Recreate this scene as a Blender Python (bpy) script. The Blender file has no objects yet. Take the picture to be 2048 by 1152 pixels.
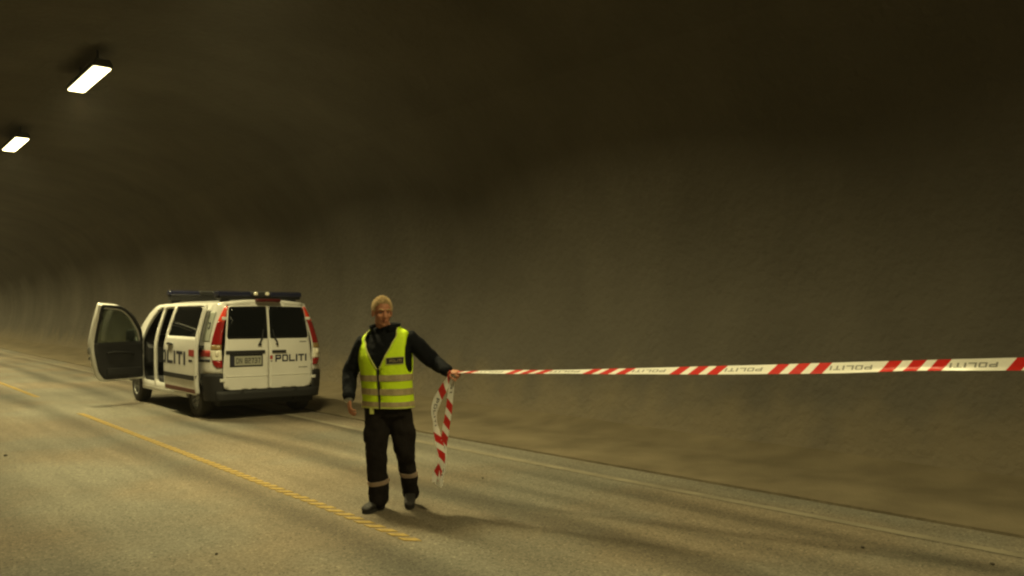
import bpy, bmesh, math, random
from mathutils import Vector, Matrix, Euler, noise
from mathutils.geometry import delaunay_2d_cdt
R = math.radians
rng = random.Random(7)
S = bpy.context.scene

# ------------------------------------------------------------------ camera
cam = bpy.data.cameras.new('camera'); camo = bpy.data.objects.new('camera', cam)
S.collection.objects.link(camo); S.camera = camo
camo.location = (0, 0, 1.63); camo.rotation_euler = (R(90), 0, 0)
cam.sensor_width = 36; cam.lens = 1690/2048*36
cam.shift_y = 54/2048
cam.clip_start = .05; cam.clip_end = 500
# ------------------------------------------------------------------ night sky outside the tunnel
W = bpy.data.worlds.new('World'); S.world = W; W.use_nodes = True
wn = W.node_tree.nodes; sky = wn.new('ShaderNodeTexSky'); sky.sky_type = 'NISHITA'; sky.sun_disc = False
sky.sun_elevation = R(-4); sky.sun_rotation = R(200)
W.node_tree.links.new(sky.outputs[0], wn['Background'].inputs[0]); wn['Background'].inputs[1].default_value = .05
S.view_settings.view_transform = 'Standard'; S.view_settings.look = 'None'
S.view_settings.gamma = 1; S.view_settings.exposure = 0; S.view_settings.use_curve_mapping = False
S.render.engine = 'CYCLES'
S.cycles.use_denoising = True
S.cycles.max_bounces = 8; S.cycles.diffuse_bounces = 4; S.cycles.transparent_max_bounces = 12
S.cycles.filter_width = 2.3          # soft video optics
HAZE = .0005             # thin dust in the tunnel air
LAMP_STRENGTH = 10.0      # glowing diffuser as seen
LAMP_WATTS = 350.0        # downward beam of each lamp
LAMP_COLOR = (.98, .845, .405)

# ------------------------------------------------------------------ helpers
def link(o, parent=None):
    S.collection.objects.link(o)
    if parent is not None: o.parent = parent
    return o
def tag(o, label=None, cat=None, group=None, kind=None):
    if label: o['label'] = label
    if cat: o['category'] = cat
    if group: o['group'] = group
    if kind: o['kind'] = kind
    return o
def empty(name, loc=(0, 0, 0), rz=0):
    o = bpy.data.objects.new(name, None); o.location = loc; o.rotation_euler = (0, 0, rz); o.empty_display_size = .1
    return link(o)
def mesh_obj(name, me, mats, parent=None, smooth=True, angle=40):
    for m in (mats if isinstance(mats, (list, tuple)) else [mats]): me.materials.append(m)
    o = bpy.data.objects.new(name, me); link(o, parent)
    if smooth:
        me.polygons.foreach_set('use_smooth', [True]*len(me.polygons))
        if angle < 180:
            try: me.set_sharp_from_angle(angle=R(angle))
            except Exception: pass
    return o
class MB:
    def __init__(s): s.v = []; s.f = []; s.m = []
    def add(s, v, f, mi=0):
        b = len(s.v); s.v += [tuple(p) for p in v]
        for q in f: s.f.append([i+b for i in q]); s.m.append(mi)
        return s
    def box(s, c, d, mi=0, rot=None, bev=0):
        x, y, z = [k/2 for k in d]
        if bev:
            bm = bmesh.new(); bmesh.ops.create_cube(bm, size=1); bmesh.ops.scale(bm, vec=d, verts=bm.verts)
            bmesh.ops.bevel(bm, geom=bm.edges[:], offset=bev, segments=2, affect='EDGES', profile=.5)
            bm.verts.index_update(); v = [p.co.copy() for p in bm.verts]; f = [[q.index for q in t.verts] for t in bm.faces]; bm.free()
        else:
            v = [Vector((a*x, b*y, e*z)) for e in (-1, 1) for b in (-1, 1) for a in (-1, 1)]
            f = [(0, 2, 3, 1), (4, 5, 7, 6), (0, 1, 5, 4), (2, 6, 7, 3), (0, 4, 6, 2), (1, 3, 7, 5)]
        if rot is not None: v = [rot @ p for p in v]
        c = Vector(c); return s.add([p+c for p in v], f, mi)
    def loft(s, rings, mi=0, cap=True, close=True):
        n = len(rings[0]); v = [p for r in rings for p in r]; f = []
        for i in range(len(rings)-1):
            for j in range(n if close else n-1):
                k = (j+1) % n; f.append((i*n+j, i*n+k, (i+1)*n+k, (i+1)*n+j))
        if cap: f.append(list(range(n))[::-1]); f.append([(len(rings)-1)*n+j for j in range(n)])
        return s.add(v, f, mi)
    def tube(s, pts, rad, seg=12, mi=0, ref=None, roundcap=True):
        pts = [Vector(p) for p in pts]; n = len(pts)
        if not isinstance(rad, (list, tuple)): rad = [rad]*n
        rings = []; prev = None
        for i, p in enumerate(pts):
            t = (pts[min(i+1, n-1)]-pts[max(i-1, 0)]).normalized()
            if prev is None:
                r0 = Vector(ref) if ref is not None else (Vector((0, 0, 1)) if abs(t.z) < .8 else Vector((1, 0, 0)))
            else: r0 = prev
            a = (r0-t*r0.dot(t)).normalized(); b = t.cross(a); prev = a
            ra, rb = rad[i] if isinstance(rad[i], (list, tuple)) else (rad[i], rad[i])
            ring = lambda c, k: [c+a*(ra*k*math.cos(2*math.pi*j/seg))+b*(rb*k*math.sin(2*math.pi*j/seg)) for j in range(seg)]
            m_ = min(ra, rb)
            if roundcap and i == 0: rings += [ring(p-t*m_*.9, .35), ring(p-t*m_*.55, .8)]
            rings.append(ring(p, 1))
            if roundcap and i == n-1: rings += [ring(p+t*m_*.55, .8), ring(p+t*m_*.9, .35)]
        return s.loft(rings, mi)
    def ball(s, c, r, mi=0, seg=16, rings=10, rot=None):
        rx, ry, rz = r if isinstance(r, (list, tuple)) else (r, r, r); v = []; f = []; c = Vector(c)
        for i in range(rings+1):
            th = math.pi*i/rings
            for j in range(seg):
                ph = 2*math.pi*j/seg
                p = Vector((rx*math.sin(th)*math.cos(ph), ry*math.sin(th)*math.sin(ph), rz*math.cos(th)))
                v.append(c+(rot @ p if rot is not None else p))
        for i in range(rings):
            for j in range(seg):
                k = (j+1) % seg; f.append((i*seg+j, (i+1)*seg+j, (i+1)*seg+k, i*seg+k))
        return s.add(v, f, mi)
    def mesh(s, name):
        me = bpy.data.meshes.new(name); me.from_pydata(s.v, [], s.f)
        me.polygons.foreach_set('material_index', s.m); me.update(); return me
    def build(s, name, mats, parent=None, smooth=True, angle=40):
        return mesh_obj(name, s.mesh(name), mats, parent, smooth, angle)

def inpoly(x, y, P):
    c = False; j = len(P)-1
    for i in range(len(P)):
        (xi, yi), (xj, yj) = P[i], P[j]
        if (yi > y) != (yj > y) and x < (xj-xi)*(y-yi)/(yj-yi)+xi: c = not c
        j = i
    return c
def rnd(P, r, n=4):
    out = []; N = len(P)
    for i in range(N):
        a, b, c = Vector(P[i-1]), Vector(P[i]), Vector(P[(i+1) % N])
        ri = r[i] if isinstance(r, (list, tuple)) else r
        if ri <= 0: out.append(tuple(b)); continue
        d1, d2 = a-b, c-b; k1, k2 = min(ri, d1.length*.45), min(ri, d2.length*.45)
        p, q = b+d1.normalized()*k1, b+d2.normalized()*k2
        for k in range(n+1):
            t = k/n; w = p*(1-t)**2+b*2*t*(1-t)+q*t*t; out.append((w.x, w.y))
    return out
def densify(P, h):
    out = []
    for i in range(len(P)):
        a, b = Vector(P[i]), Vector(P[(i+1) % len(P)]); n = max(1, int((b-a).length/h))
        for k in range(n): w = a.lerp(b, k/n); out.append((w.x, w.y))
    return out
def panel_geo(outer, holes, fn, h=.07, out=None):
    """triangulated sheet with holes, bent by fn(x, y) -> 3-D"""
    loops = [densify(outer, h)]+[densify(q, h) for q in holes]
    v = []; e = []
    for L in loops:
        b = len(v); v += [Vector(p) for p in L]; e += [(b+i, b+(i+1) % len(L)) for i in range(len(L))]
    xs = [p[0] for p in outer]; ys = [p[1] for p in outer]
    y = min(ys)+h*.5; row = 0
    while y < max(ys):
        x = min(xs)+h*(.5 if row % 2 else .95)
        while x < max(xs):
            if inpoly(x, y, loops[0]) and not any(inpoly(x, y, q) for q in loops[1:]):
                if all((p-Vector((x, y))).length > h*.45 for p in v[:sum(map(len, loops))]): v.append(Vector((x, y)))
            x += h
        y += h; row += 1
    r = delaunay_2d_cdt(v, e, [], 0, 1e-5)
    V, F = r[0], r[2]; keep = []
    for t in F:
        c = sum((V[i] for i in t), Vector((0, 0)))/len(t)
        if inpoly(c.x, c.y, loops[0]) and not any(inpoly(c.x, c.y, q) for q in loops[1:]): keep.append(list(t))
    P = [Vector(fn(p.x, p.y)) for p in V]
    if out is not None:
        nrm = Vector((0, 0, 0))
        for t in keep: nrm += (P[t[1]]-P[t[0]]).cross(P[t[2]]-P[t[0]])
        if nrm.dot(Vector(out)) < 0: keep = [t[::-1] for t in keep]
    return P, keep
def thicken(o, t, inner=0, offset=-1):
    m = o.modifiers.new('Solidify', 'SOLIDIFY'); m.thickness = t; m.offset = offset; m.material_offset = inner
    return o
def voxel(mb, size, smooth=3, disp=None):
    me = mb.mesh('tmp'); o = bpy.data.objects.new('tmp', me); link(o)
    m = o.modifiers.new('r', 'REMESH'); m.mode = 'VOXEL'; m.voxel_size = size
    if smooth: k = o.modifiers.new('s', 'SMOOTH'); k.factor = .5; k.iterations = smooth
    dg = bpy.context.evaluated_depsgraph_get(); dg.update()
    out = bpy.data.meshes.new_from_object(o.evaluated_get(dg))
    bpy.data.objects.remove(o); bpy.data.meshes.remove(me)
    out.materials.clear()
    if disp:
        ns = [v.normal.copy() for v in out.vertices]
        for v, n in zip(out.vertices, ns): v.co = v.co+n*disp(v.co, n)
        out.update()
    return out
def lerp_table(T, x):
    if x <= T[0][0]: return T[0][1:]
    for a, b in zip(T, T[1:]):
        if x <= b[0]:
            t = (x-a[0])/(b[0]-a[0]); t = t*t*(3-2*t)*.5+t*.5
            return tuple(p+(q-p)*t for p, q in zip(a[1:], b[1:]))
    return T[-1][1:]

# ------------------------------------------------------------------ materials
def mat(name, col, rough=.6, metal=0, noise_amt=0, nscale=8, bump=0, bscale=60, spec=.5, coat=0, col2=None):
    m = bpy.data.materials.new(name); m.use_nodes = True; nt = m.node_tree; b = nt.nodes['Principled BSDF']
    b.inputs['Base Color'].default_value = (*col, 1); b.inputs['Roughness'].default_value = rough
    b.inputs['Metallic'].default_value = metal; b.inputs['Specular IOR Level'].default_value = spec
    b.inputs['Coat Weight'].default_value = coat
    tc = nt.nodes.new('ShaderNodeTexCoord')
    if noise_amt or col2:
        n = nt.nodes.new('ShaderNodeTexNoise'); n.inputs['Scale'].default_value = nscale; n.inputs['Detail'].default_value = 6
        nt.links.new(tc.outputs['Object'], n.inputs['Vector'])
        rp = nt.nodes.new('ShaderNodeValToRGB'); rp.color_ramp.elements[0].position = .35; rp.color_ramp.elements[1].position = .68
        c2 = col2 or tuple(k*(1-noise_amt) for k in col)
        rp.color_ramp.elements[0].color = (*c2, 1); rp.color_ramp.elements[1].color = (*col, 1)
        nt.links.new(n.outputs['Fac'], rp.inputs['Fac']); nt.links.new(rp.outputs['Color'], b.inputs['Base Color'])
    if bump:
        n2 = nt.nodes.new('ShaderNodeTexNoise'); n2.inputs['Scale'].default_value = bscale; n2.inputs['Detail'].default_value = 4
        nt.links.new(tc.outputs['Object'], n2.inputs['Vector'])
        bp = nt.nodes.new('ShaderNodeBump'); bp.inputs['Strength'].default_value = bump; bp.inputs['Distance'].default_value = .02
        nt.links.new(n2.outputs['Fac'], bp.inputs['Height']); nt.links.new(bp.outputs['Normal'], b.inputs['Normal'])
    return m
def glass(name, tint, gloss=.06):
    m = bpy.data.materials.new(name); m.use_nodes = True; nt = m.node_tree; nt.nodes.clear()
    o = nt.nodes.new('ShaderNodeOutputMaterial'); t = nt.nodes.new('ShaderNodeBsdfTransparent'); t.inputs[0].default_value = (*tint, 1)
    g = nt.nodes.new('ShaderNodeBsdfGlossy'); g.inputs['Roughness'].default_value = .04; g.inputs['Color'].default_value = (.9, .9, .9, 1)
    fr = nt.nodes.new('ShaderNodeFresnel'); fr.inputs[0].default_value = 1.5
    mx = nt.nodes.new('ShaderNodeMixShader')
    nt.links.new(fr.outputs[0], mx.inputs[0]); nt.links.new(t.outputs[0], mx.inputs[1]); nt.links.new(g.outputs[0], mx.inputs[2])
    nt.links.new(mx.outputs[0], o.inputs[0]); return m
def emit(name, col, st):
    m = bpy.data.materials.new(name); m.use_nodes = True; nt = m.node_tree; b = nt.nodes['Principled BSDF']
    b.inputs['Base Color'].default_value = (.8, .8, .8, 1)
    b.inputs['Emission Color'].default_value = (*col, 1); b.inputs['Emission Strength'].default_value = st
    return m

def road_mat():
    m = bpy.data.materials.new('asphalt'); m.use_nodes = True; nt = m.node_tree; L = nt.links.new; N = nt.nodes.new
    b = nt.nodes['Principled BSDF']; b.inputs['Roughness'].default_value = .8; b.inputs['Specular IOR Level'].default_value = .3
    tc = N('ShaderNodeTexCoord'); sep = N('ShaderNodeSeparateXYZ'); L(tc.outputs['Object'], sep.inputs[0])
    def noise_n(scale, det, vec=None, sc=None):
        n = N('ShaderNodeTexNoise'); n.inputs['Scale'].default_value = scale; n.inputs['Detail'].default_value = det
        if sc:
            mp = N('ShaderNodeMapping'); mp.inputs['Scale'].default_value = sc; L(tc.outputs['Object'], mp.inputs[0]); L(mp.outputs[0], n.inputs['Vector'])
        else: L(tc.outputs['Object'], n.inputs['Vector'])
        return n
    def mth(op, a, bb, clamp=False):
        k = N('ShaderNodeMath'); k.operation = op; k.use_clamp = clamp
        for i, q in enumerate((a, bb)):
            if isinstance(q, (int, float)): k.inputs[i].default_value = q
            else: L(q, k.inputs[i])
        return k.outputs[0]
    def rampf(src, p0, p1, v0, v1):
        k = N('ShaderNodeMapRange'); k.interpolation_type = 'SMOOTHSTEP'; L(src, k.inputs[0])
        for i, q in enumerate((p0, p1, v0, v1)): k.inputs[i+1].default_value = q
        return k.outputs[0]
    wob = noise_n(1.0, 3, sc=(.5, .12, 1)); x = mth('ADD', sep.outputs[0], mth('MULTIPLY', mth('SUBTRACT', wob.outputs['Fac'], .5), .9))
    val = None
    # worn, dusty wheel tracks: (lateral position, half width, darkness)
    for (c, w, d) in ((2.92, .36, .40), (1.05, .6, .34), (4.40, .36, .44), (5.02, .30, .26), (5.72, .28, .38), (6.28, .12, .22), (-.6, .4, .2)):
        g = rampf(mth('ABSOLUTE', mth('SUBTRACT', x, c), 0), 0, w, d, 0)
        val = g if val is None else mth('MAXIMUM', val, g)
    br = noise_n(1.0, 5, sc=(1.2, .22, 1)); brk = rampf(br.outputs['Fac'], .3, .62, .60, 1.10)
    dark = mth('SUBTRACT', 1.0, mth('MULTIPLY', val, brk))
    lo = noise_n(.55, 5); lof = rampf(lo.outputs['Fac'], .3, .7, .86, 1.1)
    streak = noise_n(1.0, 6, sc=(5, .35, 1)); stf = rampf(streak.outputs['Fac'], .35, .65, .91, 1.05)
    vo = N('ShaderNodeTexVoronoi'); vo.inputs['Scale'].default_value = 75; L(tc.outputs['Object'], vo.inputs['Vector'])
    agg = N('ShaderNodeSeparateColor'); L(vo.outputs['Color'], agg.inputs[0])
    ag1 = rampf(agg.outputs[0], .0, 1.0, .76, 1.17)
    sp = rampf(agg.outputs[1], .93, .97, 1.0, 1.5); spd = rampf(agg.outputs[2], .94, .98, 1.0, .5)
    tot = mth('MULTIPLY', mth('MULTIPLY', mth('MULTIPLY', dark, lof), mth('MULTIPLY', stf, ag1)), mth('MULTIPLY', sp, spd))
    cm = N('ShaderNodeMix'); cm.data_type = 'RGBA'; cm.inputs[6].default_value = (.185, .172, .135, 1); cm.inputs[7].default_value = (.195, .160, .112, 1)
    L(rampf(noise_n(.4, 4).outputs['Fac'], .4, .6, 0, 1), cm.inputs[0])
    vm = N('ShaderNodeVectorMath'); vm.operation = 'SCALE'; L(cm.outputs[2], vm.inputs[0]); L(tot, vm.inputs['Scale'])
    L(vm.outputs[0], b.inputs['Base Color'])
    bp = N('ShaderNodeBump'); bp.inputs['Strength'].default_value = .5; bp.inputs['Distance'].default_value = .006
    fine = noise_n(95, 3); L(mth('ADD', mth('MULTIPLY', vo.outputs['Distance'], .7), fine.outputs['Fac']), bp.inputs['Height']); L(bp.outputs['Normal'], b.inputs['Normal'])
    return m
def rock_mat(name='sprayed_concrete', c0=(.106, .096, .080, 1), c1=(.142, .128, .106, 1)):
    m = bpy.data.materials.new(name); m.use_nodes = True; nt = m.node_tree; L = nt.links.new; N = nt.nodes.new
    b = nt.nodes['Principled BSDF']; b.inputs['Roughness'].default_value = .95; b.inputs['Specular IOR Level'].default_value = .1
    tc = N('ShaderNodeTexCoord')
    mp = N('ShaderNodeMapping'); mp.inputs['Scale'].default_value = (.6, .6, .28); L(tc.outputs['Object'], mp.inputs[0])
    n1 = N('ShaderNodeTexNoise'); n1.inputs['Scale'].default_value = 1.7; n1.inputs['Detail'].default_value = 7; n1.inputs['Roughness'].default_value = .55; L(mp.outputs[0], n1.inputs['Vector'])
    n2 = N('ShaderNodeTexNoise'); n2.inputs['Scale'].default_value = .45; n2.inputs['Detail'].default_value = 5; L(tc.outputs['Object'], n2.inputs['Vector'])
    ad = N('ShaderNodeMath'); ad.operation = 'ADD'; L(n1.outputs['Fac'], ad.inputs[0]); L(n2.outputs['Fac'], ad.inputs[1])
    rp = N('ShaderNodeValToRGB'); L(ad.outputs[0], rp.inputs[0]); rp.inputs[0].default_value = .5
    hv = N('ShaderNodeMath'); hv.operation = 'MULTIPLY'; hv.inputs[1].default_value = .5; L(ad.outputs[0], hv.inputs[0]); L(hv.outputs[0], rp.inputs[0])
    e = rp.color_ramp.elements; e[0].position = .34; e[0].color = c0; e[1].position = .66; e[1].color = c1
    # road dust splashed and settled on the lowest part of the wall, ragged upper edge
    sx = N('ShaderNodeSeparateXYZ'); L(tc.outputs['Object'], sx.inputs[0])
    nd = N('ShaderNodeTexNoise'); nd.inputs['Scale'].default_value = 1.6; nd.inputs['Detail'].default_value = 6; L(tc.outputs['Object'], nd.inputs['Vector'])
    mz = N('ShaderNodeMath'); mz.operation = 'MULTIPLY_ADD'; L(nd.outputs['Fac'], mz.inputs[0]); mz.inputs[1].default_value = -1.6; L(sx.outputs[2], mz.inputs[2])
    mr = N('ShaderNodeMapRange'); mr.interpolation_type = 'SMOOTHSTEP'; L(mz.outputs[0], mr.inputs[0])
    for i_, q_ in enumerate((-.75, .25, .75, 0)): mr.inputs[i_+1].default_value = q_
    mx = N('ShaderNodeMix'); mx.data_type = 'RGBA'; L(mr.outputs[0], mx.inputs[0]); L(rp.outputs[0], mx.inputs[6]); mx.inputs[7].default_value = (.20, .166, .112, 1)
    L(mx.outputs[2], b.inputs['Base Color'])
    n3 = N('ShaderNodeTexNoise'); n3.inputs['Scale'].default_value = 9; n3.inputs['Detail'].default_value = 6; L(tc.outputs['Object'], n3.inputs['Vector'])
    bp = N('ShaderNodeBump'); bp.inputs['Strength'].default_value = .6; bp.inputs['Distance'].default_value = .08
    L(n3.outputs['Fac'], bp.inputs['Height']); L(bp.outputs['Normal'], b.inputs['Normal']); return m
M = dict(
    road=road_mat(), rock=rock_mat(), vault=rock_mat('shaded_ceiling_rock', (.100, .091, .076, 1), (.134, .121, .101, 1)),  # vault: wall rock again, colour lowered to deepen the shade overhead
    dirt=mat('dusty_gravel', (.215, .178, .118), .95, nscale=1.6, col2=(.150, .124, .082), bump=.6, bscale=40, spec=.1),
    kerb=mat('dark_joint', (.045, .036, .025), .95),
    yellow=mat('yellow_road_paint', (.42, .285, .065), .7, noise_amt=.4, nscale=14, bump=.3, bscale=80),
    whiteline=mat('worn_white_road_paint', (.255, .225, .16), .8, col2=(.18, .158, .113), nscale=3, bump=.3),
    stone=mat('grey_stone', (.085, .072, .05), .9, noise_amt=.4, bump=.4),
    white=mat('white_car_paint', (.74, .73, .69), .32, coat=.6, noise_amt=.10, nscale=3),
    lining=mat('dark_interior', (.018, .018, .02), .8),
    trim=mat('door_trim_cloth', (.014, .014, .015), .75, bump=.2),
    black=mat('black_plastic', (.009, .009, .0095), .65, bump=.15),
    rubber=mat('tyre_rubber', (.045, .041, .034), .9, noise_amt=.4, bump=.2),
    steel=mat('steel', (.35, .35, .34), .4, .8),
    rim=mat('wheel_rim', (.20, .20, .19), .45, .6),
    privacy=mat('tinted_glass', (.004, .005, .006), .06, spec=.35),
    clear=glass('clear_glass', (.60, .66, .60)),
    red=mat('red_lens', (.27, .010, .010), .15, coat=.8),
    redhi=mat('bright_red_lens', (.85, .06, .025), .2, coat=.6),
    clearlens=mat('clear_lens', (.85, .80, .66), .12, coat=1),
    amber=mat('amber_lens', (.30, .20, .08), .25, coat=.5),
    blue=mat('blue_beacon_lens', (.018, .020, .045), .18, coat=.6),
    navytext=mat('dark_blue_film', (.018, .019, .035), .5),
    redfilm=mat('red_film', (.36, .035, .028), .5),
    greyfilm=mat('grey_film', (.105, .10, .095), .5),
    greenfilm=mat('grey_green_film', (.30, .32, .27), .5),
    plate=mat('number_plate', (.34, .34, .28), .5),
    vest=mat('fluorescent_fabric', (.72, 1.0, .012), .75, bump=.25, bscale=35),
    reflect=mat('reflective_tape', (.52, .42, .24), .45, noise_amt=.25, nscale=20, bump=.2),
    piping=mat('pale_binding', (.62, .66, .18), .7),
    jacket=mat('dark_navy_cloth', (.0095, .0110, .0150), .9, spec=.12, noise_amt=.3, bump=.3, bscale=30),
    trouser=mat('black_trouser_cloth', (.0175, .0140, .0130), .92, spec=.1, noise_amt=.35, bump=.35, bscale=28),
    legband=mat('trouser_reflective_band', (.34, .25, .19), .5, noise_amt=.2),
    boot=mat('worn_boot_leather', (.020, .015, .0125), .7, noise_amt=.4, bump=.3),
    sole=mat('boot_sole', (.02, .018, .016), .9),
    skin=mat('skin', (.54, .235, .135), .6, noise_amt=.18, nscale=25, bump=.1),
    hair=mat('short_fair_hair', (.74, .55, .29), .75, col2=(.36, .24, .11), nscale=70, bump=.35, bscale=160),
    eye=mat('eye', (.34, .30, .26), .3), iris=mat('iris', (.03, .035, .04), .2), lip=mat('lip', (.33, .12, .09), .5),
    housing=mat('lamp_housing', (.10, .10, .09), .5, .3),
    lamp=emit('lamp_diffuser', LAMP_COLOR, LAMP_STRENGTH),
    ink=mat('black_print', (.03, .03, .03), .6),
)

# ================================================================== TUNNEL (road frame: x = n across, y = s along)
PSI = R(39.2)
CP, SP = math.cos(PSI), math.sin(PSI)
def shift(s): return .0005*(s-22)**2 if s > 22 else 0.0
def kerb_n(s): return 6.42+shift(s)+(.048*max(0, 10-s) if s < 10 else 0)
def road_pt(n, s, z=0): return Vector((n*CP-s*SP, n*SP+s*CP, z))
def frame_obj(o): o.rotation_euler = (0, 0, PSI); return o
def srange(a, b, fine=.5):
    out = []; s = a
    while s < b: out.append(s); s += fine if -6 < s < 32 else fine*4
    return out+[b]
SS = srange(-30, 190)
def strip(name, cols, mats, step=SS):
    """sheet following the road; cols = list of functions s -> (n, z)"""
    mb = MB(); mb.loft([[(*(lambda q: (q[0], s, q[1]))(c(s)),) for c in cols] for s in step], cap=False, close=False)
    mb.f = [q[::-1] for q in mb.f]
    o = mb.build(name, mats, None, True, 40); frame_obj(o); return o
g = MB(); g.add([(-60, -60, -.30), (60, -60, -.30), (60, 230, -.30), (-60, 230, -.30)], [(0, 1, 2, 3)])
tag(frame_obj(g.build('ground', M['dirt'])), 'bedrock ground under the tunnel floor', kind='structure')
left_n = lambda s: -.15+shift(s)
cols = [lambda s, k=k: (left_n(s)+(kerb_n(s)-left_n(s))*k/10, 0) for k in range(11)]
cols.append(lambda s: (kerb_n(s)+.002, -.06)); cols.insert(0, lambda s: (left_n(s)-.002, -.06))
tag(strip('road', cols, M['road']), 'grey brown dusty asphalt road running through the tunnel', kind='structure')
# right shoulder with dark joint, then rubble foot
tag(strip('road_joint', [lambda s: (kerb_n(s)+.001, -.055), lambda s: (kerb_n(s)+.050, -.055)], M['kerb']), 'dark open joint along the edge of the asphalt', kind='structure')
sh = []
def shz(k, s):
    n = kerb_n(s)+.048+k*2.15
    z = .012+.03*k+.15*max(0, (k-.62)/.38)**2
    z += (.010+.022*k*k)*(noise.noise(Vector((n*1.7, s*1.3, 3.1)))*.6+noise.noise(Vector((n*4.5, s*4.1, 7.7)))*.35)*min(1, k*4)
    return n, z
fine = srange(-30, 190, .12)
cols = [lambda s: (kerb_n(s)+.047, -.06)]+[lambda s, k=k/22: shz(k, s) for k in range(23)]
tag(strip('shoulder', cols, M['dirt'], fine), 'dusty gravel shoulder rising to the rock wall', kind='structure')
tag(strip('shoulder', [lambda s: (left_n(s)-2.4, .25), lambda s: (left_n(s)-1.8, .03), lambda s: (left_n(s)-.05, .01), lambda s: (left_n(s)-.05, -.06)], M['dirt']),
    'gravel shoulder along the near side of the road', kind='structure')
# vault profile about the road centre
PROF = [(5.12, .0), (5.30, .35), (5.5, 1.0), (5.68, 2.0), (5.62, 3.0), (5.25, 4.0), (4.45, 4.90), (3.2, 5.52), (1.7, 5.86), (0, 5.97)]
def prof(t):
    i = min(int(t), len(PROF)-2); k = t-i
    p = [Vector(PROF[max(0, min(len(PROF)-1, j))]) for j in (i-1, i, i+1, i+2)]
    return .5*((2*p[1])+(p[2]-p[0])*k+(2*p[0]-5*p[1]+4*p[2]-p[3])*k*k+(3*p[1]-p[0]-3*p[2]+p[3])*k**3)
def vault_pt(side, t, s):
    q = prof(t); q2 = prof(min(t+.05, 8.999)); d = (q2-q); d = Vector((d.y, -d.x)).normalized() if d.length > 1e-6 else Vector((0, 1))
    P = Vector((side*q.x, s*.4, q.y))
    a = .09*noise.noise(P*.30)+.018*noise.noise(P*.8+Vector((9, 3, 1)))+.014*noise.noise(P*2.3+Vector((4, 8, 2)))+.012*noise.noise(P*5.5)
    k = min(1, t/.8)
    return (3.3+shift(s)+(.35*max(0, (10-s)*.1) if side > 0 and s < 10 else 0)*max(0, 1-t/7)+side*(q.x+d.x*a*k), s, max(q.y+d.y*a*k, -.28 if t < .1 else 0))
def vault(name, side, t0, t1, nt_, label, step, mt='rock'):
    mb = MB(); mb.loft([[vault_pt(side, t0+(t1-t0)*j/nt_, s) for j in range(nt_+1)] for s in step], cap=False, close=False)
    if side > 0: mb.f = [q[::-1] for q in mb.f]
    o = mb.build(name, M[mt], None, True, 180); frame_obj(o); tag(o, label, kind='structure'); return o
vault('tunnel_wall', 1, 0, 6, 46, 'dark brown sprayed concrete tunnel wall beyond the shoulder', srange(-30, 190, .2))
vault('tunnel_wall', -1, 0, 6, 24, 'tunnel wall on the near side of the road', srange(-30, 190, .6))
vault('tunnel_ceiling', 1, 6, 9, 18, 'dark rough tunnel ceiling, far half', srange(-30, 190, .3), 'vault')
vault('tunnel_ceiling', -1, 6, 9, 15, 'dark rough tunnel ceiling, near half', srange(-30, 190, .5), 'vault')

# yellow centre marking of separate slanted profile blocks
def yellow_line(s0, s1, label, nn=3.30):
    root = empty('centre_line', road_pt(nn+shift(s0), s0)); root.rotation_euler = (0, 0, PSI); tag(root, label, kind='structure')
    pitch = .165; n = int((s1-s0)/pitch); me = None
    for i in range(n):
        if me is None:
            mb = MB(); w, l, k, h = .050, .050, -.041, .006
            base = [(-w, -l-k), (w, -l+k), (w, l+k), (-w, l-k)]
            mb.loft([[(x, y, .0005) for x, y in base], [(x*.96, y*.93, h) for x, y in base]]); me = mb.mesh('marking_block'); me.materials.append(M['yellow'])
        o = bpy.data.objects.new('marking_block', me); link(o, root)
        s = i*pitch; o.location = (shift(s0+s)-shift(s0)+rng.uniform(-.004, .004), s, 0); o.rotation_euler = (0, 0, rng.uniform(-.05, .05))
yellow_line(5.22, 15.5, 'broken yellow centre line of slanted raised blocks beside the officer')
yellow_line(19.0, 29.0, 'faint far yellow centre line passing the open van door')
yellow_line(33.0, 40.0, 'yellow centre line far beyond the police van')
yellow_line(-8.6, 1.6, 'yellow centre line on the near road behind the camera')
tag(strip('edge_line', [lambda s: (kerb_n(s)-.57, .004), lambda s: (kerb_n(s)-.45, .004)], M['whiteline']), 'worn pale edge line along the right side of the road', kind='structure')

# stones and scraps lying about
def stone(px, py, sz, label, flat=.5):
    sz *= .75; k = (py-630)/1.63; p = Vector(((px-1024)/k, 1690/k, 0))
    mb = MB(); mb.ball((0, 0, 0), (sz, sz*.7, sz*flat), seg=9, rings=6)
    o_ = rng.random()*50
    mb.v = [tuple(Vector(v)*(1+.35*noise.noise(Vector(v)*1.6/sz+Vector((o_, 0, 0))))) for v in mb.v]
    o = mb.build('stone', M['stone']); o.location = (p.x, p.y, sz*flat*.8+(.012 if py < 935 and px > 1200 else 0)); o.rotation_euler = (0, 0, rng.random()*6)
    tag(o, label, 'stone', 'loose stones on the tunnel floor')
stone(11, 912, .028, 'small dark stone on the road at the far left edge')
stone(433, 1109, .020, 'small dark stone on the asphalt left of the yellow line')
stone(1460, 925, .055, 'flat dark stone lying on the gravel shoulder below the tape', .28)
stone(965, 957, .02, 'small stone on the asphalt right of the hanging tape')
stone(1725, 1096, .022, 'dark pebble on the asphalt near the right edge line')
stone(1985, 1130, .024, 'dark pebble near the lower right corner of the road')

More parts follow.
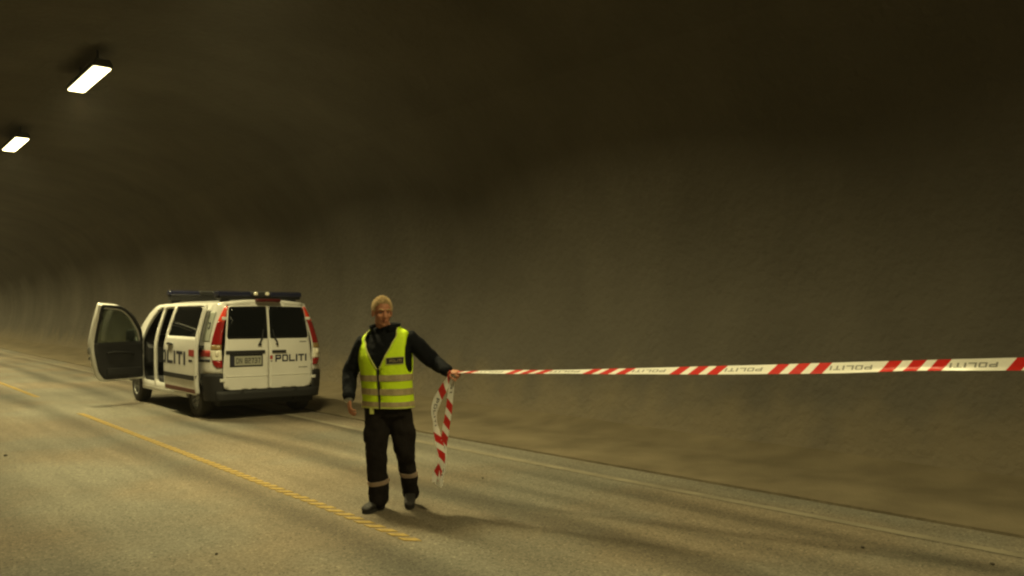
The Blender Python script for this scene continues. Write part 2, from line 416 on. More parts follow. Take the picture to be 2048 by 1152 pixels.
# ceiling lamps
def make_lamp():
    root = empty('tunnel_lamp')
    h = MB(); L_, w = .95, .15
    prof_ = [(-w, 0), (-w*1.02, .05), (-w*.7, .13), (w*.7, .13), (w*1.02, .05), (w, 0)]
    h.loft([[(x*k, y, z*(1 if k == 1 else .8)+.0) for x, z in prof_] for y, k in ((-L_-.03, .86), (-L_, 1), (L_, 1), (L_+.03, .86))])
    h.build('housing', M['housing'], root, True, 30)
    d = MB(); q = rnd([(-w*.90, -L_*.985), (w*.90, -L_*.985), (w*.90, L_*.985), (-w*.90, L_*.985)], .05, 3)
    d.loft([[(x, y, -.003) for x, y in q], [(x*.96, y*.99, -.014) for x, y in q]]); d.f = [k[::-1] for k in d.f]
    d.build('diffuser', M['lamp'], root, True, 30)
    al = bpy.data.lights.new('lamp_beam', 'AREA'); al.shape = 'RECTANGLE'; al.size = .26; al.size_y = 1.84
    al.energy = LAMP_WATTS; al.color = LAMP_COLOR; al.spread = R(146)
    ao = bpy.data.objects.new('lamp_beam', al); link(ao, root); ao.location = (0, 0, -.02)
    for y in (-.6, .6):
        b = MB(); b.box((0, y, .1325+.13), (.03, .03, .26)); b.box((0, y, .14), (.16, .05, .02)); b.build('bracket', M['housing'], root)
    for y in (-L_-.035, L_+.035):
        for x in (-.085, .085):
            b = MB(); b.box((x, y, .045), (.05, .03, .05)); b.build('end_clip', M['housing'], root)
    return root
def copy_tree(o, parent=None):
    c = o.copy(); link(c, parent)
    for ch in o.children: copy_tree(ch, c)
    return c
lamp0 = make_lamp()
beam_low = [c for c in lamp0.children if c.type == 'LIGHT'][0].data.copy(); beam_low.energy = LAMP_WATTS*.55
diff_low = [c for c in lamp0.children if c.name.startswith('diffuser')][0].data.copy(); diff_low.materials.clear(); diff_low.materials.append(emit('lamp_diffuser_low', LAMP_COLOR, LAMP_STRENGTH*.5))
diff_full, beam_full = [c for c in lamp0.children if c.name.startswith('diffuser')][0].data, [c for c in lamp0.children if c.type == 'LIGHT'][0].data
for k in range(-5, 24):
    o = lamp0 if k == -5 else copy_tree(lamp0)
    for c in o.children:
        if c.type == 'LIGHT': c.data = beam_full
        elif c.name.startswith('diffuser'): c.data = diff_full
    s = 15.68+7.05*k
    o.location = road_pt(3.5+shift(s), s, 5.63); o.rotation_euler = (0, 0, PSI+math.atan(.0010*max(0, s-22))*-1)
    if k <= -2:                      # the lamps nearer the camera burn low
        lo = [c for c in o.children if c.type == 'LIGHT'][0]; lo.data = beam_low
        for c in o.children:
            if c.name.startswith('diffuser'): c.data = diff_low
    lab = {0: 'lit tunnel ceiling lamp, the larger one high above the police van', 1: 'lit tunnel ceiling lamp at the left edge of the picture, the smaller one'}.get(k, 'lit tunnel ceiling lamp farther along the row, out of the picture')
    tag(o, lab, 'lamp', 'lamps in a row along the tunnel ceiling')

# ================================================================== POLICE VAN (u = right, f = forward from the rear, z = up)
VAN = empty('police_van', (0, 0, 0))
VH = R(39.0)
vu, vf = Vector((math.cos(VH), math.sin(VH), 0)), Vector((-math.sin(VH), math.cos(VH), 0))
VAN.location = Vector((-3.883, 13.5, 0))+vf*2.4; VAN.rotation_euler = (0, 0, VH)
tag(VAN, 'white police van with its left doors open parked beyond the officer', 'van')
def V(u, f, z): return Vector((u, f-2.4, z))
RC = .22; LEN = 4.85
def hw(z, f=1.0):
    w = .95-.03*max(0, (.75-z)/.4)**2
    if z > 1.08: w -= .20*((z-1.08)/.72)**1.35
    if f > 3.7: w -= .16*((f-3.7)/1.15)**2
    return w
def lean(z): return .10*max(0, (z-1.05)/.75)**1.2
def side(sgn, off=0):
    def fn(t, z):
        if t >= RC: w = hw(z, t); return V(sgn*(w+off), t+lean(z)*max(0, 1-(t-RC)/.8), z)
        a = (RC-t)/RC; w = hw(z); r = RC+off
        return V(sgn*(w-RC+r*math.cos(a)), RC-r*math.sin(a)+lean(z), z)
    return fn
def rear(off=0):
    def fn(u, z):
        w = hw(z)-RC; k = abs(u)-w; a = 0
        if k > 0: a = RC-math.sqrt(max(0, RC*RC-min(k, RC*.98)**2))
        return V(u, lean(z)+a-off-.012*(1-(u/.8)**2), z)
    return fn
def vpanel(name, outer, holes, fn, mats, parent, out, th=.03, h=.08, inner=0, angle=40):
    P, F = panel_geo(outer, holes, fn, h, out)
    mb = MB(); mb.add(P, F); o = mb.build(name, mats, parent, True, angle)
    if th: thicken(o, th, inner)
    return o
def arch(c, r, z0, z1=0, n=12):
    """wheel-arch points going forward from c-r to c+r"""
    return [(c-r*math.cos(math.pi*i/n), z0+r*.98*math.sin(math.pi*i/n)) for i in range(n+1)]
TOP = 1.815
FRONT = [(3.15, TOP), (3.35, 1.785), (3.6, 1.66), (3.85, 1.42), (4.08, 1.22), (4.25, 1.10), (4.55, .98), (4.72, .86), (4.80, .68), (4.84, .45), (4.80, .30)]
WR, FRW, RRW = .33, 4.02, .74
bottom = arch(RRW, .40, .36)+[(RRW+.41, .30), (FRW-.41, .30)]+arch(FRW, .40, .36)
side_out = [(.10, .72), (.30, .72), (.33, .40)]+bottom[1:]+[(4.78, .30)]+FRONT[::-1]+[(.4, TOP), (.0, TOP-.01), (-.045, 1.75), (-.112, .72)]
# left side openings: front door, sliding door
fr_open = rnd([(2.83, .44), (3.58, .44), (3.62, .80), (3.63, 1.16), (3.42, 1.49), (3.12, 1.74), (2.83, 1.758)], [.08, .10, .1, .1, .15, .12, .05])
sl_open = rnd([(1.30, .44), (2.74, .44), (2.76, 1.758), (1.30, 1.758)], .07)
b1 = vpanel('body', side_out, [fr_open, sl_open], side(-1), [M['white'], M['lining']], VAN, (-1, 0, 0), .045, .09, 1)
win_r = [rnd([(2.9, 1.24), (3.5, 1.24), (3.1, 1.66), (2.9, 1.68)], .05), rnd([(1.35, 1.24), (2.65, 1.24), (2.67, 1.68), (1.35, 1.68)], .06), rnd([(.40, 1.26), (1.2, 1.26), (1.2, 1.68), (.45, 1.68)], .06)]
vpanel('body', side_out, win_r, side(1), [M['white'], M['lining']], VAN, (1, 0, 0), .045, .09, 1)['label'] = 'closed right flank of the van'
for w_ in win_r: vpanel('side_window', w_, [], side(1, -.012), M['privacy'], VAN, (1, 0, 0), .006)
# roof, windscreen, bonnet, nose: loft across the two top edges
def cross(f, ze, crown, n=14, f0=9):
    w = hw(ze, f); r = []
    if f0 < RC: w = w-RC+math.sqrt(max(0, RC*RC-(RC-max(f0, 0))**2))
    for i in range(n+1):
        k = -1+2*i/n; kk = math.copysign(abs(k)**.85, k)
        r.append(V(kk*(w-.004), f, ze+crown*(1-abs(kk)**2.6)))
    return r
def strip_panel(name, fz, mats, th=.02):
    mb = MB(); mb.loft([cross(f+lean(z)*max(0, 1-f/.8)*(1 if f < 1 else 0), z, c, 14, f) for f, z, c in fz], cap=False, close=False)
    o = mb.build(name, mats, VAN, True, 50)
    return thicken(o, th, 1 if isinstance(mats, list) and len(mats) > 1 else 0)
rf = [(-.012, TOP-.015, .035), (.015, TOP-.003, .046), (.06, TOP, .054), (.12, TOP+.002, .060), (.22, TOP, .064), (.35, TOP, .066)]+[(.6+.5*i, TOP, .068) for i in range(5)]+[(3.0, TOP, .064), (3.15, TOP, .058)]
strip_panel('roof', rf, [M['white'], M['lining']])
strip_panel('windscreen', [(a, b, .05) for a, b in FRONT[:5]], M['privacy'], .006)
strip_panel('bonnet', [(a, b, .05) for a, b in FRONT[4:8]], [M['white']])
strip_panel('front_bumper', [(a, b, .01) for a, b in FRONT[7:]], [M['white']])
# rear header over the doors
vpanel('rear_header', [(-.65, 1.785), (.65, 1.785), (.60, 1.838), (.3, 1.856), (-.3, 1.856), (-.60, 1.838)], [], rear(-.004), [M['white'], M['lining']], VAN, (0, -1, 0), .03, .08, 1)
# rear doors
def rear_door(sg):
    o_ = rnd([(sg*.005, .465), (sg*.735, .465), (sg*.74, .8), (sg*.640, 1.778), (sg*.005, 1.798)], [.01, .09, .2, .06, .01])
    win = rnd([(sg*.030, 1.268), (sg*.665, 1.268), (sg*.608, 1.748), (sg*.030, 1.758)], [.02, .05, .05, .02])
    d = vpanel('rear_door', o_, [win], rear(.008), [M['white'], M['lining']], VAN, (0, -1, 0), .045, .05, 1)
    w2 = [(x*1.0+(sg*.012 if abs(x) > .3 else -sg*.010), z+(.012 if z > 1.5 else -.012)) for x, z in win]
    vpanel('window', w2, [], rear(.0115), M['privacy'], d, (0, -1, 0), .008)
    # pressed crease along the lower door
    c = MB(); c.tube([rear(.010)(sg*(.03+.68*i/12), .672) for i in range(13)], [.006]*13, 6); c.build('crease', M['white'], d)
    for z in (1.575, .62):
        hmb = MB(); p = rear(.0)(sg*(.745-.075*max(0, (z-.8)/.95)), z); hmb.box(p+Vector((sg*.012, -.012, 0)), (.075, .035, .05), bev=.008); hmb.build('hinge', M['white'], d)
    return d
dl, dr = rear_door(-1), rear_door(1)
dl['label'] = 'left rear door with the number plate'; dr['label'] = 'right rear door with police lettering and handle'
# number plate in a dark recess
def rear_rect(mb, u0, u1, z0, z1, off, mi=0, depth=.012):
    f0, f1 = rear(off), rear(off-depth)
    mb.loft([[f1(u0, z0), f1(u1, z0), f1(u1, z1), f1(u0, z1)], [f0(u0, z0), f0(u1, z0), f0(u1, z1), f0(u0, z1)]], mi)
GLYPH = {  # stroke rectangles in a 1 x 1 cell (x0, y0, x1, y1)
    'P': [(0, 0, .2, 1), (.2, .80, .82, 1), (.2, .36, .82, .56), (.82, .42, 1, .94)],
    'O': [(0, .06, .18, .94), (.06, .82, .94, 1), (.06, 0, .94, .18), (.82, .18, 1, .82)],
    'L': [(0, 0, .2, 1), (.2, 0, 1, .2)], 'I': [(0, 0, .2, 1)],
    'T': [(0, .8, 1, 1), (.4, 0, .6, .8)], 'D': [(0, 0, .2, 1), (.2, .82, .8, 1), (.2, 0, .8, .18), (.8, .1, 1, .9)],
    'N': [(0, 0, .2, 1), (.8, 0, 1, 1), (.2, .62, .4, .9), (.4, .36, .6, .64), (.6, .1, .8, .38)],
    '8': [(0, .05, .2, .95), (.8, .05, 1, .95), (.2, .8, .8, 1), (.2, .41, .8, .59), (.2, 0, .8, .2)],
    '2': [(.0, .8, .8, 1), (.8, .5, 1, .92), (.2, .42, .8, .6), (0, .12, .2, .5), (0, 0, 1, .12)],
    '7': [(0, .82, 1, 1), (.62, .5, .9, .82), (.4, 0, .66, .5)], '3': [(0, .82, .8, 1), (.2, .41, .8, .59), (0, 0, .8, .18), (.8, .08, 1, .92)],
    '1': [(.35, 0, .65, 1)], 'C': [(0, .08, .2, .92), (.08, .8, 1, 1), (.08, 0, 1, .2)],
}
def word_rects(txt, x0, z0, w, h, gap=.28, narrow='I1', bold=0):
    """rectangles for a word of total width w"""
    adv = [(.22 if c in narrow else (.5 if c == ' ' else 1)) for c in txt]
    tot = sum(adv)+gap*(len(txt)-1); k = w/tot; x = x0; out = []
    for c, a in zip(txt, adv):
        if c != ' ':
            for (p, q, r, t) in GLYPH[c]:
                if c in 'I': p, r = 0, .22
                p -= bold; r += bold; q -= bold*.8*(q > .01); t += bold*.8*(t < .99)
                out.append((x+p*k, z0+q*h, x+r*k, z0+t*h))
        x += (a+gap)*k
    return out
pl = MB()
rear_rect(pl, -.700, -.075, 1.022, 1.075, .022, 0, .03)                      # dark grip bar above the plate
rear_rect(pl, -.640, -.110, .818, 1.020, .0115, 0, .012)                       # recess
rear_rect(pl, -.622, -.130, .842, .985, .0135, 1, .003)
rear_rect(pl, -.622, -.565, .842, .985, .0145, 2, .003)
for r in word_rects('DN 82737', -.54, .872, .39, .085, .25): rear_rect(pl, r[0], r[2], r[1], r[3], .0150, 3, .002)
pl.build('number_plate', [M['black'], M['plate'], M['navytext'], M['ink']], dl, False)
h = MB(); rear_rect(h, .045, .275, 1.028, 1.068, .028, 0, .03); h.build('handle', M['black'], dr, False)
t_ = MB()
for r in word_rects('POLITI', .100, .880, .535, .116, .26, bold=.04): rear_rect(t_, r[0], r[2], r[1], r[3], .0105, 0, .002)
t_.build('lettering', M['navytext'], dr, False)['kind'] = 'stuff'
e_ = MB(); rear_rect(e_, .010, .055, .925, .985, .0105, 0, .002); rear_rect(e_, .018, .05, .885, .905, .0105, 1, .002); e_.build('emblem', [M['redfilm'], M['greyfilm']], dr, False)
bd = MB()
for k in range(5): rear_rect(bd, .525+.024*k, .543+.024*k, 1.188, 1.205, .012, 0, .004)
for k in range(6): rear_rect(bd, .50+.026*k, .518+.026*k, .775-.004*(k > 2), .79, .012, 0, .004)
bd.build('badge', M['greyfilm'], dr, False)
for u0, u1, d in ((-.115, -.150, dl), (.085, .125, dr)):
    w = MB(); f0 = rear(.03); pts = [f0(u0-(u1-u0)*.6, 1.40), f0(u0, 1.27), f0(u1*.98, 1.215), f0(u1-(.03 if d is dl else -.01), 1.155)]
    w.tube(pts, [.008, .011, .013, .014], 8); w.tube([f0(u1, 1.165)+Vector((0, .03, 0)), f0(u1, 1.165)-Vector((0, .01, 0))], .016, 8); w.build('wiper', M['black'], d)
# bumper
bo = [(-.795, .71), (-.79, .33), (.79, .33), (.795, .71), (.752, .71), (.748, .455), (-.748, .455), (-.752, .71)]
bmp = MB()
P, F = panel_geo(rnd([(-.92, .30), (.92, .30), (.92, .452), (-.92, .452)], .02), [], lambda u, z: rear(.045)(u*.93, z), .06, (0, -1, 0)); bmp.add(P, F)
for sg in (-1, 1):
    P, F = panel_geo(rnd([(-.112, .30), (.28, .30), (.30, .50), (.345, .715), (-.112, .715)], .02), [], side(sg, .022), .05, (sg*.7, -.7, 0)); bmp.add(P, F)
thicken(bmp.build('rear_bumper', M['black'], VAN, True, 50), .06)
sk = MB()
sk.box(V(0, .22, .27), (1.55, .34, .10)); sk.build('underside_apron', M['black'], VAN, False)
# tail lights
for sg in (-1, 1):
    tl = empty('tail_light'); tl.parent = VAN
    tl['label'] = 'left tail light' if sg < 0 else 'right tail light'
    def edge_in(z): return -.108+.062*max(0, (z-.80)/.95)
    def edge_out(z):
        for (a, x), (b, y) in zip(((.80, -.04), (.86, .02), (1.0, .062), (1.25, .062), (1.5, .045), (1.74, .0)), ((.86, .02), (1.0, .062), (1.25, .062), (1.5, .045), (1.74, .0), (1.8, -.02))):
            if z <= b: return x+(y-x)*(z-a)/(b-a)
        return 0
    for nm, z0, z1, mt in (('reflector_lens', .815, .925, 'red'), ('reversing_lens', .93, 1.085, 'clearlens'), ('indicator_lens', 1.09, 1.165, 'amber'), ('brake_lens', 1.17, 1.525, 'red'), ('upper_lens', 1.53, 1.765, 'redhi')):
        n = 6; L0 = [(edge_out(z0+(z1-z0)*i/n), z0+(z1-z0)*i/n) for i in range(n+1)]; L1 = [(edge_in(z0+(z1-z0)*i/n), z0+(z1-z0)*i/n) for i in range(n, -1, -1)]
        poly = L0+L1
        cx = sum(p[0] for p in poly)/len(poly)
        bul = lambda t, z, cx=cx: side(sg, .022-.9*(t-cx)**2)(t, z)
        P, F = panel_geo(poly, [], bul, .03, (sg*.6, -.8, 0)); mb = MB(); mb.add(P, F); thicken(mb.build(nm, M[mt], tl, True, 60), .03)
    bl = MB(); bl.ball(side(sg, .02)(-.03, 1.035), (.03, .03, .05)); bl.build('lens_glint', M['clearlens'], tl)  # pale ball standing in for the bright reflection on the lens
# film on the left rear quarter (stripes continue behind the slid-back door)
def side_rect(mb, fn_hi, fn_lo, t0, t1, z0, z1, mi=0, n=8):
    A = [[fn_lo(t0+(t1-t0)*i/n, z0), fn_lo(t0+(t1-t0)*i/n, z1), fn_hi(t0+(t1-t0)*i/n, z1), fn_hi(t0+(t1-t0)*i/n, z0)] for i in range(n+1)]
    mb.loft(A, mi)
q = MB()
for sg in (-1, 1):
    for poly, mi in (([(.078, .985), (.60, .985), (.60, 1.085), (.078, 1.085)], 0), ([(.078, .905), (.60, .905), (.60, .945), (.078, .945)], 1), ([(.11, 1.22), (.36, 1.22), (.36, 1.68), (.11, 1.68)], 2)):
        P, F = panel_geo(poly, [], side(sg, .004), .035, (sg, -.3, 0)); q.add(P, F, mi)
thicken(q.build('livery_stripe', [M['redfilm'], M['navytext'], M['greenfilm']], VAN, True), .003)['kind'] = 'stuff'
cr = MB(); fs = side(-1, .006)
for a in range(10): 
    a0, a1 = R(40+a*28), R(40+(a+1)*28)
    cr.tube([fs(.20+.035*math.cos(a0), 1.47+.05*math.sin(a0)), fs(.20+.035*math.cos(a1), 1.47+.05*math.sin(a1))], .009, 6)
cr.build('crest', M['navytext'], VAN)
# sliding door, run back along the flank
sd_f = side(-1, .115)
SD0, SD1 = .31, 1.88
sd = vpanel('sliding_door', rnd([(SD0, .385), (SD1, .385), (SD1-.01, 1.803), (SD0+.02, 1.803)], .06), [rnd([(.37, 1.285), (1.77, 1.285), (1.745, 1.768), (.385, 1.768)], [.04, .05, .05, .03])], sd_f, [M['white'], M['lining']], VAN, (-1, 0, 0), .055, .08, 1)
sd['label'] = 'sliding side door run back along the flank'
vpanel('window', rnd([(.355, 1.272), (1.785, 1.272), (1.76, 1.78), (.37, 1.78)], .04), [], side(-1, .112), M['privacy'], sd, (-1, 0, 0), .005)
hi, lo = side(-1, .118), side(-1, .113)
t_ = MB()
for r in word_rects('POLITI', -2.38, .835, 1.605, .215, .28, bold=.035):
    a, b = -r[2], -r[0]
    b = min(b, SD1-.008)
    if b > a+.01: side_rect(t_, hi, lo, a, b, r[1], r[3], 0, 3)
t_.build('lettering', M['navytext'], sd, False)['kind'] = 'stuff'
st = MB(); side_rect(st, hi, lo, .35, .60, .985, 1.085, 0, 3); side_rect(st, hi, lo, .44, .60, .895, .93, 1, 3)
side_rect(st, side(-1, .128), lo, .36, 1.84, .61, .685, 2); side_rect(st, hi, lo, .36, 1.84, .405, .47, 3)
st.build('livery_stripe', [M['redfilm'], M['navytext'], M['black'], mat('dull_red_film', (.16, .045, .03), .6)], sd, False)
hd = MB(); hd.tube([sd_f(1.66, 1.155)+Vector((-.012, 0, 0)), sd_f(1.60, 1.16)+Vector((-.022, 0, 0)), sd_f(1.48, 1.155)+Vector((-.022, 0, 0)), sd_f(1.42, 1.15)+Vector((-.012, 0, 0))], [.02, .022, .022, .02], 8); hd.build('handle', M['black'], sd)
rl = MB(); rl.box(V(-.97, .85, 1.135), (.05, 1.2, .035)); rl.build('door_rail', M['black'], VAN, False)
# front door, swung 70 degrees
HINGE = V(-.945, 3.645, 0)
fd = empty('front_door', HINGE); fd.parent = VAN; fd['label'] = 'open left front door seen from inside'
fd.rotation_euler = (0, 0, -R(71))
def fdm(off):
    def fn(t, z):      # t = distance back from the hinge; closed door lies along -f
        return Vector((-(hw(z)-.945+off), -t, z))
    return fn
DO = rnd([(.0, .45), (.80, .43), (.90, .52), (.985, .80), (1.04, 1.10), (1.02, 1.45), (.99, 1.845), (.60, 1.825), (.33, 1.665), (.10, 1.36), (.0, 1.14)], [.05, .1, .06, .1, .1, .1, .03, .15, .12, .12, .05])
DW = rnd([(.07, 1.135), (.94, 1.125), (.925, 1.775), (.585, 1.755), (.35, 1.60), (.14, 1.34)], [.05, .05, .05, .12, .1, .08])
P, F = panel_geo(DO, [DW], fdm(.0), .08, (-1, 0, 0)); mb = MB(); mb.add(P, F); thicken(mb.build('door_shell', [M['white'], M['white']], fd), .10, 1)
vpanel('window', [(t*1.0, z) for t, z in rnd([(.06, 1.125), (.95, 1.115), (.935, 1.785), (.585, 1.765), (.34, 1.61), (.13, 1.35)], .08)], [], fdm(-.05), M['clear'], fd, (-1, 0, 0), .004)
wf = MB()
for k in range(2):
    pass
P, F = panel_geo(DO and rnd([(.04, .49), (.80, .48), (.905, .62), (.975, .95), (.99, 1.14), (.05, 1.15)], .05), [], fdm(-.112), .08, (1, 0, 0)); mb = MB(); mb.add(P, F); thicken(mb.build('door_trim', M['trim'], fd), .02, 0, 1)
mb = MB()
P, F = panel_geo(rnd([(.03, 1.12), (.985, 1.11), (.965, 1.815), (.59, 1.795), (.31, 1.64), (.08, 1.35)], [.05, .05, .04, .12, .1, .1]), [rnd([(.08, 1.145), (.93, 1.135), (.915, 1.765), (.585, 1.745), (.36, 1.59), (.15, 1.34)], [.05, .05, .05, .12, .1, .08])], fdm(-.101), .06, (1, 0, 0)); mb.add(P, F); thicken(mb.build('window_seal', M['black'], fd), .012, 0, 1)
mb = MB(); mb.tube([fdm(-.15)(.25, .92), fdm(-.175)(.35, .95), fdm(-.175)(.65, .97), fdm(-.15)(.75, .95)], .022, 8); mb.build('arm_rest', M['black'], fd)
mb = MB(); mb.box(fdm(-.135)(.42, .60), (.05, .70, .16), bev=.02); mb.build('door_pocket', M['black'], fd)
mb = MB(); mb.box(fdm(-.055)(1.045, 1.0), (.05, .03, .12), bev=.008); mb.box(fdm(-.055)(1.035, .86), (.03, .02, .05)); mb.build('door_latch', M['steel'], fd)
mb = MB(); mb.box(fdm(.09)(.13, 1.23)+Vector((-.05, 0, 0)), (.20, .10, .26), bev=.04); mb.tube([fdm(.0)(.12, 1.16), fdm(.08)(.13, 1.18)], .025, 8); mb.build('wing_mirror', M['black'], fd)
# interior
fl = MB(); fl.box(V(0, 1.9, .47), (1.76, 3.5, .05)); fl.box(V(0, .06+1.0, .50), (1.5, 1.0, .02)); fl.build('cabin_floor', M['lining'], VAN, False)
ds = MB(); ds.loft([[V(-.86, f, z) for f, z in ((3.45, .75), (3.45, 1.02), (3.62, 1.14), (4.0, 1.12), (4.0, .6))], [V(.86, f, z) for f, z in ((3.45, .75), (3.45, 1.02), (3.62, 1.14), (4.0, 1.12), (4.0, .6))]]); ds.build('dashboard', M['black'], VAN, True, 30)
bk = MB(); bk.box(V(0, 4.05, .85), (1.6, .04, .8)); bk.build('bulkhead', M['lining'], VAN, False)
for u, f in ((-.45, 2.75), (.45, 2.75), (-.48, 1.35), (.0, 1.35), (.48, 1.35)):
    s_ = MB(); s_.box(V(u, f+.05, .78), (.50, .52, .16), bev=.05)
    s_.box(V(u, f-.26, 1.10), (.48, .14, .62), bev=.05, rot=Matrix.Rotation(R(-10), 3, 'X')); s_.box(V(u, f-.33, 1.50), (.26, .10, .18), bev=.04)
    s_.box(V(u, f, .60), (.40, .40, .22)); s_.build('seat', M['trim'], VAN)
sw = MB(); c = V(-.42, 3.28, 1.05); rot = Matrix.Rotation(R(-62), 3, 'X')
sw.tube([c+rot @ Vector((.19*math.cos(a*math.pi/10), .19*math.sin(a*math.pi/10), 0)) for a in range(21)], .015, 8); sw.tube([c, c+rot @ Vector((0, 0, -.25))], .03, 8)
for a in (0, 2.1, 4.2): sw.tube([c, c+rot @ Vector((.18*math.cos(a), .18*math.sin(a), 0))], .014, 6)
sw.build('steering_wheel', M['black'], VAN)
# sills
for sg in (-1, 1):
    s_ = MB(); s_.loft([[V(sg*u, f, z) for u, z in ((.80, .26), (.915, .28), (.925, .34), (.80, .42))] for f in (1.14, 3.62)]); s_.build('sill', M['white'] if sg < 0 else M['black'], VAN, True, 30)
ub = MB(); ub.box(V(0, 2.4, .36), (1.5, 4.5, .16)); ub.box(V(-.3, 1.7, .26), (.5, .8, .14), bev=.04); ub.tube([V(.45, .05, .28), V(.45, .6, .28)], .03, 8); ub.build('chassis', M['black'], VAN)
# wheels
def wheel(sg, f):
    w = empty('wheel', V(sg*.815, f, WR)); w.parent = VAN
    pr = [(-.105, .205), (-.11, .27), (-.098, .31), (-.07, .328), (.07, .328), (.098, .31), (.11, .27), (.105, .205)]
    t = MB(); n = 40
    t.loft([[Vector((x, r*math.cos(2*math.pi*i/n), r*math.sin(2*math.pi*i/n))) for i in range(n)] for x, r in pr], cap=False)
    t.build('tyre', M['rubber'], w, True, 35)
    r_ = MB(); r_.loft([[Vector((sg*x, r*math.cos(2*math.pi*i/n), r*math.sin(2*math.pi*i/n))) for i in range(n)] for x, r in ((.0, .206), (.09, .206), (.10, .19), (.06, .175), (.05, .08), (.075, .06), (.08, .01))], cap=False)
    for k in range(10):
        a = 2*math.pi*k/10; r_.box((sg*.075, .13*math.cos(a), .13*math.sin(a)), (.03, .03, .085), rot=Matrix.Rotation(a-math.pi/2, 3, 'X'))
    r_.build('rim', M['rim'], w, True, 35)
for sg in (-1, 1):
    for f in (RRW, FRW):
        wheel(sg, f)
        a_ = MB(); n = 14; f_ = lambda r, x: [V(sg*x, f+r*math.cos(math.pi*i/n), .36+r*math.sin(math.pi*i/n)) for i in range(n+1)]
        a_.loft([f_(.405, .93), f_(.405, .62)], cap=False, close=False); a_.build('wheel_arch', M['black'], VAN)
# roof equipment
def light_bar(f, w, zb, gap, label, lamps=True):
    lb = empty('light_bar', V(0, f, zb)); lb.parent = VAN; lb['label'] = label
    b = MB(); b.box((0, 0, .028 if lamps else .0), (w*2-.03, .20, .045 if lamps else .10), bev=.012); b.build('base', M['black'], lb)
    def seg(x0, x1, nm, mt):
        m = MB(); q = [(-.125, .05), (-.13, .07), (-.115, .125), (-.06, .148), (.06, .148), (.115, .125), (.13, .07), (.125, .05)]
        k = .012; m.loft([[((x), y*s_, .05+(z-.05)*s_*.85) for y, z in q] for x, s_ in ((x0, .86), (x0+k, 1), (x1-k, 1), (x1, .86))]); m.build(nm, M[mt], lb, True, 35)
    seg(-w, -gap-.03, 'beacon_lens', 'blue'); seg(gap+.03, w, 'beacon_lens', 'blue'); seg(-gap-.028, gap+.028, 'centre_section', 'black')
    for x in ((-gap*.75, gap*.75) if lamps else ()):
        m = MB(); m.ball((x, -.128, .095), (.038, .02, .030)); m.build('work_light', M['clearlens'], lb)
    for x in (-w*.80, w*.80):
        m = MB(); m.loft([[(x-.05, -.06, .03), (x+.05, -.06, .03), (x+.05, .06, .03), (x-.05, .06, .03)], [(x-.07, -.08, -.12), (x+.07, -.08, -.12), (x+.07, .08, -.12), (x-.07, .08, -.12)]]); m.build('foot', M['black'], lb)
light_bar(.42, .70, 1.880, .13, 'rear roof light bar with two white work lamps')
light_bar(2.95, .66, 1.945, .10, 'front roof light bar', False)
hb = MB(); hb.box(V(0, .04, 1.862), (.40, .10, .05), bev=.015); hb.build('brake_light', mat('dark_red_lens', (.07, .006, .006), .3), VAN)
an = MB(); an.tube([V(.1, 1.6, 1.85), V(.1, 1.5, 2.02)], .004, 6); an.build('aerial', M['black'], VAN)

# ================================================================== OFFICER
OFF = empty('person', (-1.0, 7.08, 0)); tag(OFF, 'man in yellow reflective vest walking and holding the striped tape', 'person')
YAW = R(-17)       # chest turned a little to the picture's left
TT = [  # z, half width, half depth, centre x, centre y
    (.78, .180, .130, -.035, .0), (.87, .190, .135, -.036, .0), (1.0, .192, .140, -.042, -.005), (1.15, .200, .142, -.050, -.01),
    (1.28, .214, .142, -.056, -.01), (1.37, .214, .130, -.058, .0), (1.43, .200, .108, -.060, .01), (1.47, .160, .090, -.062, .015),
    (1.505, .105, .078, -.064, .01), (1.54, .078, .070, -.067, .0), (1.58, .070, .066, -.070, -.005)]
cy, sy = math.cos(YAW), math.sin(YAW)
def torso(phi, z, off=0, ex=2.35):
    a, b, cx, c_ = lerp_table(TT, z); a += off; b += off
    s_, k_ = math.sin(phi), math.cos(phi); q = 2/ex
    lx = a*math.copysign(abs(s_)**q, s_); ly = -b*math.copysign(abs(k_)**q, k_)
    zz = z+.10*lx*min(1, max(0, (z-1.0)/.4))
    if off and z > 1.40: zz += off*.7*min(1, (z-1.40)/.06)
    return Vector((cx+lx*cy-ly*sy, c_+lx*sy+ly*cy, zz))
def folds(sc, amp, z_stretch=.6):
    return lambda p, n: amp*(noise.noise(Vector((p.x*sc, p.y*sc, p.z*sc*z_stretch)))+.5*noise.noise(Vector((p.x*sc*2.3+5, p.y*sc*2.3, p.z*sc*2))))
# joints (person frame: x = picture right, -y = towards the camera)
SH_R, EL_R, WR_R = Vector((-.250, .03, 1.385)), Vector((-.372, .08, 1.135)), Vector((-.352, -.07, .945))
SH_L, EL_L, WR_L = Vector((.150, .00, 1.425)), Vector((.335, .10, 1.235)), Vector((.468, -.075, 1.165))
HIP_R, KN_R, AN_R = Vector((-.125, .0, .86)), Vector((-.125, -.075, .50)), Vector((-.115, -.02, .095))
HIP_L, KN_L, AN_L = Vector((.055, .0, .86)), Vector((.103, -.02, .50)), Vector((.135, .15, .115))
HD = Vector((-.080, -.045, 1.655)); FY = R(22)   # head turned towards the tape
HROT = Euler((R(6), 0, FY)).to_matrix()
def hp(x, y, z): return HD+HROT @ Vector((x, y, z))
